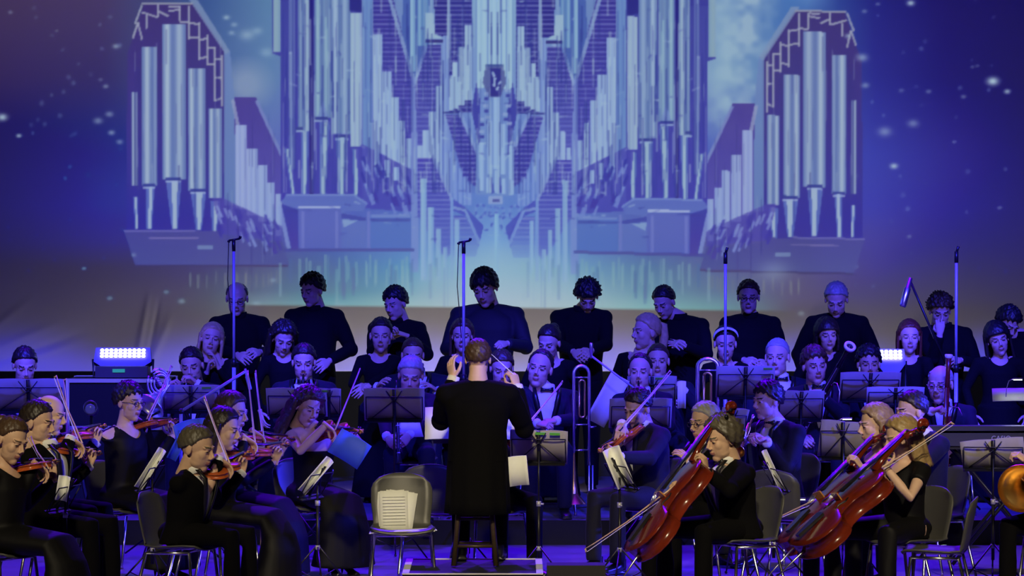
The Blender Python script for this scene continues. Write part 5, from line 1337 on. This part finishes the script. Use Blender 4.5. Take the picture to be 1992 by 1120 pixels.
# ================================================================ loose sheets on the centre chair
pg = [(-.040, -5, 0), (-.034, 0, 1), (-.022, 6, 2), (-.014, 9, 3), (-.036, -1, 4)]
cm = ec.matrix_world if False else Matrix.Translation(ec.location) @ Matrix.Rotation(ec.rotation_euler[2], 4, 'Z')
INK = mat('print_ink', (.25, .25, .25), .9)
for n_, (dx, rz, k_) in enumerate(pg):
    so_ = empty('sheet_music', (0, 0, 0), 0, ('leftmost', 'second from left', 'central', 'rightmost', 'front')[n_]+' white sheet of the fan leaning on the grey chair back', 'sheet music', 'loose sheets on the centre chair')
    G = [[(u*.095, .004*math.sin(v*3), v*.27) for v in (0, .33, .66, 1)] for u in (-1, -.5, 0, .5, 1)]
    MB().sheet(G[::-1], .0016).build('page', PAPER, so_)
    if n_ == 4:
        for q_ in range(12): MB().box((0, -.003, .04+q_*.021), (.15, .0008, .0022)).build('staff', INK, so_, False) if q_ < 10 else None
    so_.matrix_world = cm @ Matrix.Translation((dx-.015, .135-.010*k_, .462)) @ Matrix.Rotation(R(-14), 4, 'X') @ Matrix.Rotation(R(rz), 4, 'Y')
so_ = empty('score_pile', (0, 0, 0), 0, 'flat pile of pale sheets lying across the seat of the grey chair', 'sheet music')
for q_ in range(3): MB().box((.01*q_-.01, 0, .004*q_), (.42, .20, .0035), M=Matrix.Rotation(R(q_*3-3), 4, 'Z')).build('page', PAPER, so_, False)
so_.matrix_world = cm @ Matrix.Translation((0, -.10, .474)) @ Matrix.Rotation(R(-1.5), 4, 'Y')

# ================================================================ music stands
def stand(px, py, s, wpx, hpx, yaw, label, plabel, tilt=32, paper=FOLDER, tab=None, dx=0, rz=0, floor=None, pname='sheet_music', rack=True, pw=None, ph=None):
    """px,py centre of the desk in the photo frame; wpx,hpx its size there"""
    d = D(s); c = at(px, py, d); fl = (RISH if d > RISY+.3 else 0.0) if floor is None else floor
    W_ = wpx/s/max(.25, abs(math.cos(R(yaw)))); H_ = hpx/s/max(.3, math.cos(R(tilt)))
    o, Md = make_stand(label, W_, H_, tilt, c.z-fl); o.matrix_world = Matrix.Translation((c.x, d, fl)) @ Matrix.Rotation(R(yaw), 4, 'Z')
    if rz: Md = Md @ Matrix.Rotation(R(rz), 4, 'Y')
    o['group'] = 'black wire music stands'
    p = score_on(o, Md, pw or W_, ph or H_, plabel, paper, tab=tab, name=pname, group='scores on the music stands'); return o, p
# back views
stand(55, 771, 252, 140, 64, 4, 'music stand at the far left edge before the dark-haired wind player', 'grey score on the far left music stand', floor=RISH)
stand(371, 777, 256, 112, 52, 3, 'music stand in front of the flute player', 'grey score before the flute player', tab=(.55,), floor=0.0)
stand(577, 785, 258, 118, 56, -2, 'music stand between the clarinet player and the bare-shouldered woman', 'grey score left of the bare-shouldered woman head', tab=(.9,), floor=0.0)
stand(640, 785, 255, 46, 54, 3, 'narrow music stand part just right of the bare-shouldered woman head', 'narrow grey score right of the bare-shouldered woman head', floor=0.0)
stand(767, 789, 262, 118, 64, 0, 'music stand before the older grey-haired clarinettist', 'large grey score before the older grey-haired clarinettist', floor=0.0)
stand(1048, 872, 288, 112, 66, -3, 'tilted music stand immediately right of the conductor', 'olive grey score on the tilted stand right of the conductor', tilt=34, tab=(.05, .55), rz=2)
stand(1246, 806, 262, 122, 58, 2, 'music stand behind the blue-suited violinist head', 'grey score behind the blue-suited violinist', floor=0.0)
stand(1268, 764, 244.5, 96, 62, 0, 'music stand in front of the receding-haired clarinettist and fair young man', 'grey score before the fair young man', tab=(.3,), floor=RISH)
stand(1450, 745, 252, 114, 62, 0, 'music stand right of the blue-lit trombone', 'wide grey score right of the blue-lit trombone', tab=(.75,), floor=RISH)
stand(1558, 791, 254, 90, 58, 2, 'music stand before the young bassoonist', 'grey score before the young bassoonist', floor=RISH)
stand(1693, 754, 247.5, 118, 56, 0, 'music stand in front of the thick-browed young man', 'grey-blue open folder before the thick-browed young man', floor=RISH)
stand(1742, 772, 250, 112, 34, 0, 'low stand below the thick-browed young man', 'pale sheet set lower in front of the thick-browed young man', paper=mat('pale_sheet', (.5, .5, .46), .85), floor=RISH)
stand(1640, 858, 272, 92, 74, -4, 'music stand left of the blonde cellist profile', 'tilted grey score left of the blonde cellist profile', tilt=26, rz=6)
stand(1426, 822, 275, 54, 52, 6, 'music stand behind the amber cello scroll', 'grey score behind the amber cello scroll', rz=8)
stand(1932, 886, 286, 122, 60, -6, 'music stand above the french horn bell at the right', 'grey-brown score on the stand above the horn bell', tilt=30, rz=-6)
# white pages either side of a desk
def page(px, py, s, w_, h_, yaw, tilt, label, m=PAPER, rz=0, name='sheet_music', bend=.02):
    o = empty(name, (0, 0, 0), 0, label, 'sheet music'); G = [[(w_*(u-.5), bend*math.sin(u*math.pi), h_*(v-.5)) for v in (0, .5, 1)] for u in [q/6 for q in range(7)]]
    MB().sheet(G, .006).build('page', m, o); o.matrix_world = Matrix.Translation(at(px, py, D(s))) @ Matrix.Rotation(R(yaw), 4, 'Z') @ Matrix.Rotation(R(tilt), 4, 'X') @ Matrix.Rotation(R(rz), 4, 'Y'); return o
page(1326, 768, 246, .065, .22, 0, 10, 'lilac strip of paper standing right of the grey score before the fair young man')
page(1182, 778, 247, .17, .42, 10, 12, 'big white sheet slanting left of the receding-haired clarinettist', rz=27)
# conductor's stand and open score
o, Md = make_stand('conductor music stand hidden behind his tailcoat', .54, .30, 38, at(911, 826, 27.6).z); o.matrix_world = Matrix.Translation((at(911, 826, 27.6).x, 27.6, 0)) @ Matrix.Rotation(math.pi, 4, 'Z')
o['group'] = 'black wire music stands'
score_on(o, Md, .60, .27, 'open white score showing on both sides of the conductor', PAPER)
# stands seen edge on with glaring white pages
def edge_stand(x0, y0, x1, y1, s, label, plabel, yaw, tilt, wd=.46, hgt=None, curl=.05, m=PAPER, base=None):
    """page strip running from upper end (x0,y0) to lower end (x1,y1)"""
    d = D(s); a = at(x0, y0, d); b = at(x1, y1, d); c = (a+b)/2; H_ = (a-b).length
    c0 = c.copy() if base is None else at(base[0], base[1], d)
    o, Md = make_stand(label, .42, .25, 30, c.z-.05); o.matrix_world = Matrix.Translation((c.x+.01, d+.06, 0)) @ Matrix.Rotation(R(yaw), 4, 'Z'); o['group'] = 'black wire music stands'
    p = empty('sheet_music', (0, 0, 0), 0, plabel, 'sheet music'); ax = (a-b).normalized(); per = Vector((ax.z, 0, -ax.x))
    G = []
    for i in range(9):
        u = i/8; off = per*(wd*(u-.5))+Vector((0, 1, 0))*(curl*math.sin(u*math.pi))
        G.append([b+off, b.lerp(a, .5)+off, a+off])
    MB().sheet(G, .005).build('page', m, p); return o, p
edge_stand(316, 874, 268, 950, 290, 'music stand seen edge-on between the front left man and the violinist with white cuffs', 'white page edge slanting in front of the blue-black desk at left', 80, 30, .055, curl=.07)
edge_stand(642, 893, 586, 958, 288, 'music stand seen edge-on before the bare-shouldered woman', 'white roll of page slanting below the blue-lit folder', 70, 30, .06, curl=.10)
edge_stand(1188, 872, 1218, 946, 290, 'music stand before the blue-suited violinist', 'thick white page curling down before the blue-suited violinist', -70, 30, .115, curl=.10)
edge_stand(1486, 876, 1521, 952, 285, 'music stand seen edge-on below the trumpeter', 'thin white page edge slanting below the trumpeter', -80, 30, .035, curl=.05)
edge_stand(126, 926, 118, 974, 300, 'music stand at the lap of the young violinist with white cuffs', 'blue-white page behind the stand pole at the far left', 75, 30, .075, curl=.05)
page(680, 873, 287.2, .235, .19, 0, 10, 'blue-lit folder raised before the bare-shouldered woman', BLUELIT, rz=32, name='folder')
page(372, 842, 284, .22, .16, 12, 10, 'blue-lit sheet curving behind the front left man head', BLUELIT, rz=-14, name='folder', bend=.06)
page(347, 866, 284, .07, .22, 12, 10, 'blue-lit page corner hanging left of the front left man head', BLUELIT, rz=26, name='folder')
page(1008, 916, 292, .13, .20, 0, 6, 'white page hanging below the tilted stand beside the conductor', rz=-6)

# ================================================================ keyboard, lamps, cases
KB = empty('keyboard', (0, 0, 0), 0, 'black electric keyboard on a stand at the right edge', 'keyboard'); c = at(1945, 850, 29.2)
MB().box((0, 0, 0), (1.1, .34, .11)).build('case', mat('keyboard_plastic', (.03, .03, .035), .4, noise=.1, nscale=9), KB, False)
MB().box((0, -.09, .065), (1.1, .16, .05)).build('rear_panel', MATS['keyboard_plastic'], KB, False)
k_ = MB(); [k_.box((-.50+i*.0236, .09, .062), (.022, .14, .014)) for i in range(43)]; k_.build('white_keys', IVORY, KB, False)
k_ = MB(); [k_.box((-.488+i*.0236, .125, .072), (.011, .09, .012)) for i in range(43) if i % 7 not in (2, 6)]; k_.build('black_keys', EBONY, KB, False)
KB.matrix_world = Matrix.Translation(c)
def text(s_, size, loc, parent, m, rot=(R(90), 0, 0), name='lettering', ext=.001):
    cu = bpy.data.curves.new(name, 'FONT'); cu.body = s_; cu.size = size; cu.extrude = ext; cu.align_x = 'CENTER'; cu.align_y = 'CENTER'
    o = bpy.data.objects.new(name, cu); COL.objects.link(o); o.rotation_euler = rot; o.location = loc
    bpy.context.view_layer.update(); dg = bpy.context.evaluated_depsgraph_get(); me = bpy.data.meshes.new_from_object(o.evaluated_get(dg)); bpy.data.objects.remove(o)
    me.materials.clear(); me.materials.append(m); n = bpy.data.objects.new(name, me); COL.objects.link(n); n.parent = parent; n.rotation_euler = rot; n.location = loc; return n
text('CASIO', .05, (at(1942, 852, 29.2).x-c.x, -.172, .0), KB, mat('grey_print', (.45, .45, .5), .5))
ks = empty('keyboard_stand', (c.x, c.y, 0), 0, 'black crossed stand carrying the keyboard', 'keyboard stand'); t = MB(); hz = c.z-.07
for y_ in (-.12, .12):
    MB().tube([(-.36, y_, .012), (.36, y_, hz)], .014, 8).build('leg', BLACKMETAL, ks); MB().tube([(.36, y_+.03, .012), (-.36, y_+.03, hz)], .014, 8).build('leg', BLACKMETAL, ks)
MB().box((0, 0, hz), (.8, .30, .02)).build('crossbar', BLACKMETAL, ks, False)
LAMP = mat('lamp_glow', (.9, .9, .8), .5, emit=(.85, .95, 1), estr=5)
def clip_lamp(px, py, s, label, light=True, to=(0, .06, -.12), w_=.07):
    o = empty('stand_lamp', at(px, py, D(s)), 0, label, 'lamp'); h = MB(); h.box((0, 0, .006), (w_, .03, .010)); lh_ = h.build('lamp_head', CHROME, o, False)
    h = MB(); h.box((0, 0, -.002), (w_*.9, .024, .005)); h.build('bulb_strip', LAMP, lh_, False)
    n = MB(); n.tube([(-w_/2, 0, .005), (-w_/2-.03, .01, -.01), (-w_/2-.045, .02, -.06), (-w_/2-.05, .03, -.13)], .003, 6); n.build('gooseneck', CHROME, o)
    if light:
        l = bpy.data.lights.new('stand_lamp_light', 'AREA'); l.energy = light; l.size = .07; l.color = (.9, .95, 1); lo_ = bpy.data.objects.new('stand_lamp_light', l); COL.objects.link(lo_); lo_.parent = o; lo_.location = (0, 0, -.012)
        lo_.rotation_euler = (R(-20), 0, 0)
    return o
clip_lamp(1980, 738, 262, 'clip lamp glowing over the keyboard score at the right edge', 1.0)
page(1990, 768, 260, .46, .105, 0, -28, 'open white score lit by the lamp above the keyboard', bend=-.01)
clip_lamp(1648, 815, 270, 'thin clip lamp arching over the score left of the blonde cellist', 0)
clip_lamp(1556, 971, 280, 'chrome clip lamp low behind the thin white page', 0, w_=.08)
# flight case and LED washers
FC = empty('flight_case', (at(238, 800, 32.6).x, 32.6, RISH), 0, 'black flight case with pale metal edges at the left behind the strings', 'flight case')
wv = 198/D(1)*0+198/(FPX/32.3); zt = at(238, 737, 32.3).z-RISH; ALU = mat('aluminium_edge', (.42, .40, .36), .4, .6)
MB().box((0, 0, zt/2+.002), (wv, .62, zt-.01)).build('panel', mat('case_laminate', (.004, .004, .006), .6, spec=.2, noise=.2, nscale=5), FC, False)
for x_ in (-1, 1):
    for y_ in (-1, 1): MB().box((x_*wv/2, y_*.31, zt/2+.002), (.03, .03, zt-.002)).build('edge_profile', ALU, FC, False)
for z_ in (zt-.012, zt*.62, .02):
    for y_ in (-1, 1): MB().box((0, y_*.312, z_), (wv, .028, .032)).build('edge_profile', ALU, FC, False)
MB().box((-.1, -.33, zt*.30), (.14, .02, .09)).build('handle', ALU, FC, False)
def washer(px, py, s, wpx, hpx, floorz, label, base=True, ncol=10, ring_=True):
    d = D(s); o = empty('led_washer', at(px, py, d), 0, label, 'stage light'); w_ = wpx/s; h_ = hpx/s
    Mt = Matrix.Rotation(R(-22), 4, 'X'); b = MB()
    ol = [(-w_*.60, h_*.62), (w_*.60, h_*.62), (w_*.64, -h_*.9), (w_*.32, -h_*1.9), (-w_*.32, -h_*1.9), (-w_*.64, -h_*.9)]
    b.prism(ol, -.09, 0, M=Mt @ Matrix.Rotation(R(90), 4, 'X')); bo = b.build('housing', mat('lamp_housing', (.02, .02, .06), .4), o, False); bo.location = (0, .0, 0)
    GL = mat('led_glow', (.8, .85, 1), .4, emit=(.72, .78, 1.0), estr=5)
    l = MB()
    for i in range(ncol):
        for j in range(3):
            l.ell(((i-(ncol-1)/2)*w_/ncol*1.02, -.004+.0*j, (j-1)*h_/3.0), (w_/ncol*.43, .014, h_/6*.95), M=Mt @ Matrix.Translation((0, .0, 0)), nu=12, nv=8)
    lo_ = l.build('led_lens', GL, o); lo_.location = (0, -.0, 0)
    y = MB(); zb = -(at(px, py, d).z-floorz)+.012
    y.tube([(-w_*.66, .02, -h_*.6), (-w_*.66, .02, zb), (w_*.66, .02, zb), (w_*.66, .02, -h_*.6)], .012, 8); y.build('yoke', BLACKMETAL, o)
    if base:
        y = MB(); y.box((0, 0, zb+.045), (w_*1.15, .28, .09)); bs_ = y.build('base', mat('lamp_base', (.02, .015, .04), .4), o, False)
        y = MB(); y.box((-.02, -.145, zb+.055), (.10, .006, .028)); y.build('display', mat('green_display', (.02, .2, .08), .4, emit=(.02, .35, .12), estr=.6), bs_, False)
    a_ = bpy.data.lights.new('led_light', 'AREA'); a_.shape = 'RECTANGLE'; a_.size = w_; a_.size_y = h_; a_.energy = 6; a_.color = (.15, .12, 1); ao = bpy.data.objects.new('led_light', a_); COL.objects.link(ao); ao.parent = o; ao.location = (0, -.05, .02); ao.rotation_euler = (R(90+10), 0, 0)
    h2 = bpy.data.lights.new('led_halo', 'POINT'); h2.energy = 1.0; h2.color = (.12, .08, 1); h2.shadow_soft_size = .05; ho = bpy.data.objects.new('led_halo', h2); COL.objects.link(ho); ho.parent = o; ho.location = (.05, .10, .13)
    return o
washer(239, 687, D(1)/32.45, 88, 19, RISH+zt, 'lit LED stage washer standing on the flight case at left')
washer(1733, 690, 240, 44, 20, RISH, 'lit LED washer peeping out left of the red-haired choir woman', base=False, ncol=5)
# small spotlight lying before the flight case
sp = empty('small_spotlight', (at(177, 795, 30.0).x, 30.0, 0), 0, 'small grey spotlight on a pole in front of the flight case', 'stage light'); zc = at(177, 795, 30).z
b = MB(); b.lathe([(.0, -.06), (.05, -.06), (.055, .05), (.048, .052), (.045, .03), (0, .03)], M=Matrix.Translation((0, 0, zc)) @ Matrix.Rotation(R(75), 4, 'X')); b.build('housing', mat('spot_grey', (.10, .11, .10), .4, .3), sp)
b = MB(); b.ell((0, -.055, zc), (.040, .012, .040)); b.build('lens', mat('spot_lens', (.25, .3, .28), .1), sp)
b = MB(); b.tube([(0, .02, .02), (0, .02, zc-.05)], .012, 8); b.build('pole', BLACKMETAL, sp)
b = MB(); b.lathe([(0, 0), (.16, 0), (.16, .015), (.02, .03), (0, .03)], M=Matrix.Translation((0, .02, 0))); b.build('foot', BLACKMETAL, sp)
# floor monitor
mo = empty('floor_monitor', (at(1120, 1118, 24.75).x, 24.75, 0), 0, 'black wedge floor monitor at the bottom edge right of the podium', 'loudspeaker')
zt2 = at(1120, 1094, 24.75).z
b = MB(); b.prism([(-.20, 0), (.20, 0), (.20, zt2*.55), (.02, zt2), (-.20, zt2)], -.18, .18, M=Matrix.Rotation(R(90), 4, 'Z') @ Matrix.Rotation(R(90), 4, 'X')); b.build('cabinet', mat('monitor_paint', (.005, .005, .006), .7, noise=.2, nscale=30), mo, False)
b = MB(); b.sheet([[(-.16, .04, zt2*.98), (.16, .04, zt2*.98)], [(-.16, .19, zt2*.6), (.16, .19, zt2*.6)]], .006); b.build('grille', mat('grille', (.03, .03, .03), .5, .5), mo, False)

# ================================================================ microphones
tall_mic(455, 464, D(243), RISH, 'tall blue-lit microphone stand rising before the bald choir man at left')
tall_mic(902, 468, D(250), 0, 'tall blue-lit microphone stand with crossbar rising beside the big choir man', True)
tall_mic(1411, 486, D(243), RISH, 'tall blue-lit microphone stand rising before the white headband', False, False)
tall_mic(1860, 484, D(243), RISH, 'tall blue-lit microphone stand near the right edge beside the curly-haired man', False, False)
def boom(base, joint, tip, s, label, mic_dir, mic_r=.012, mic_l=.16, rad=.009, mc=BLACKMETAL, floor=0, stand_m=BLUEMETAL, ytip=0.0):
    d = D(s); J = at(*joint, d); T_ = at(*tip, d-ytip); o = empty('boom_microphone', (J.x, d, floor), 0, label, 'microphone'); r0 = Vector((J.x, d, floor))
    MB().tube([(0, 0, .02), J-r0], .012, 10).build('pole', stand_m, o)
    for k in range(3): MB().tube([(0, 0, .28), (math.cos(R(30+120*k))*.33, math.sin(R(30+120*k))*.33, .012)], .009, 8).build('leg', BLACKMETAL, o)
    MB().tube([J-r0, T_-r0], rad, 10).build('boom_arm', stand_m, o)
    c = MB(); c.ell(J-r0, (.022, .022, .022)); c.build('clamp', BLACKMETAL, o)
    md = Vector(mic_dir).normalized(); m = MB(); e0 = T_-r0-md*.02
    m.tube([e0, e0+md*mic_l*.35, e0+md*mic_l*.36, e0+md*mic_l*.93, e0+md*mic_l], [mic_r*.6, mic_r*.75, mic_r, mic_r, mic_r*.8], 14); m.build('microphone', mc, o); return o
o = boom((1842, 900), (1842, 712), (1770, 545), 244, 'black boom arm with large chrome condenser microphone hanging above the choir at right', (-.28, 0, -1), .028, .24, .010, SILVER, RISH, BLACKMETAL)
boom((1250, 800), (1262, 776), (1150, 692), 252, 'blue-lit boom with slim upright microphone above the upright trombone', (0, 0, 1), .014, .12, .008, SILVER, 0.0)
boom((352, 960), (352, 800), (478, 722), 264, 'blue-lit boom arm crossing in front of the flute player stand', (.25, 0, -1), .014, .16, .011, BLUEMETAL, 0.0)
# cables on the floor
cab = MB(); rs_ = random.Random(3)
def cable(px0, d0, px1, d1, label, amp=.15):
    a = at(px0, 1100, d0); b = at(px1, 1100, d1); pts = []
    for i in range(17):
        t = i/16; pts.append((a.x+(b.x-a.x)*t+amp*math.sin(t*7+d0)*.4, a.y+(b.y-a.y)*t+amp*math.sin(t*5+px0), .008))
    o = MB().tube(pts, .006, 6).build('floor_cable', mat('cable_rubber', (.008, .008, .009), .6)); tag(o, label, 'cable'); return o
cable(205, 26.3, 420, 27.4, 'black cable on the blue floor left of the front left man chair')
cable(1300, 25.6, 1540, 26.4, 'black cable on the floor behind the wavy-haired cellist chair')
cable(1075, 26.8, 1180, 27.9, 'black cable curving on the floor right of the podium')
bpy.context.view_layer.update()

I = o_info['P5']; t_ = MB(); c_ = at(796, 828, I['d']-.36)-I['root']
t_.sheet([[c_+Vector((x*(.6+.4*(1-v)), -.02*math.cos(x*14), .085-.17*(1-v)*1.0)) for v in (0, .5, 1)][::-1] for x in (-.11, -.06, 0, .06, .11)], .006); t_.build('shirt_tail', SHIRT, I['o'])
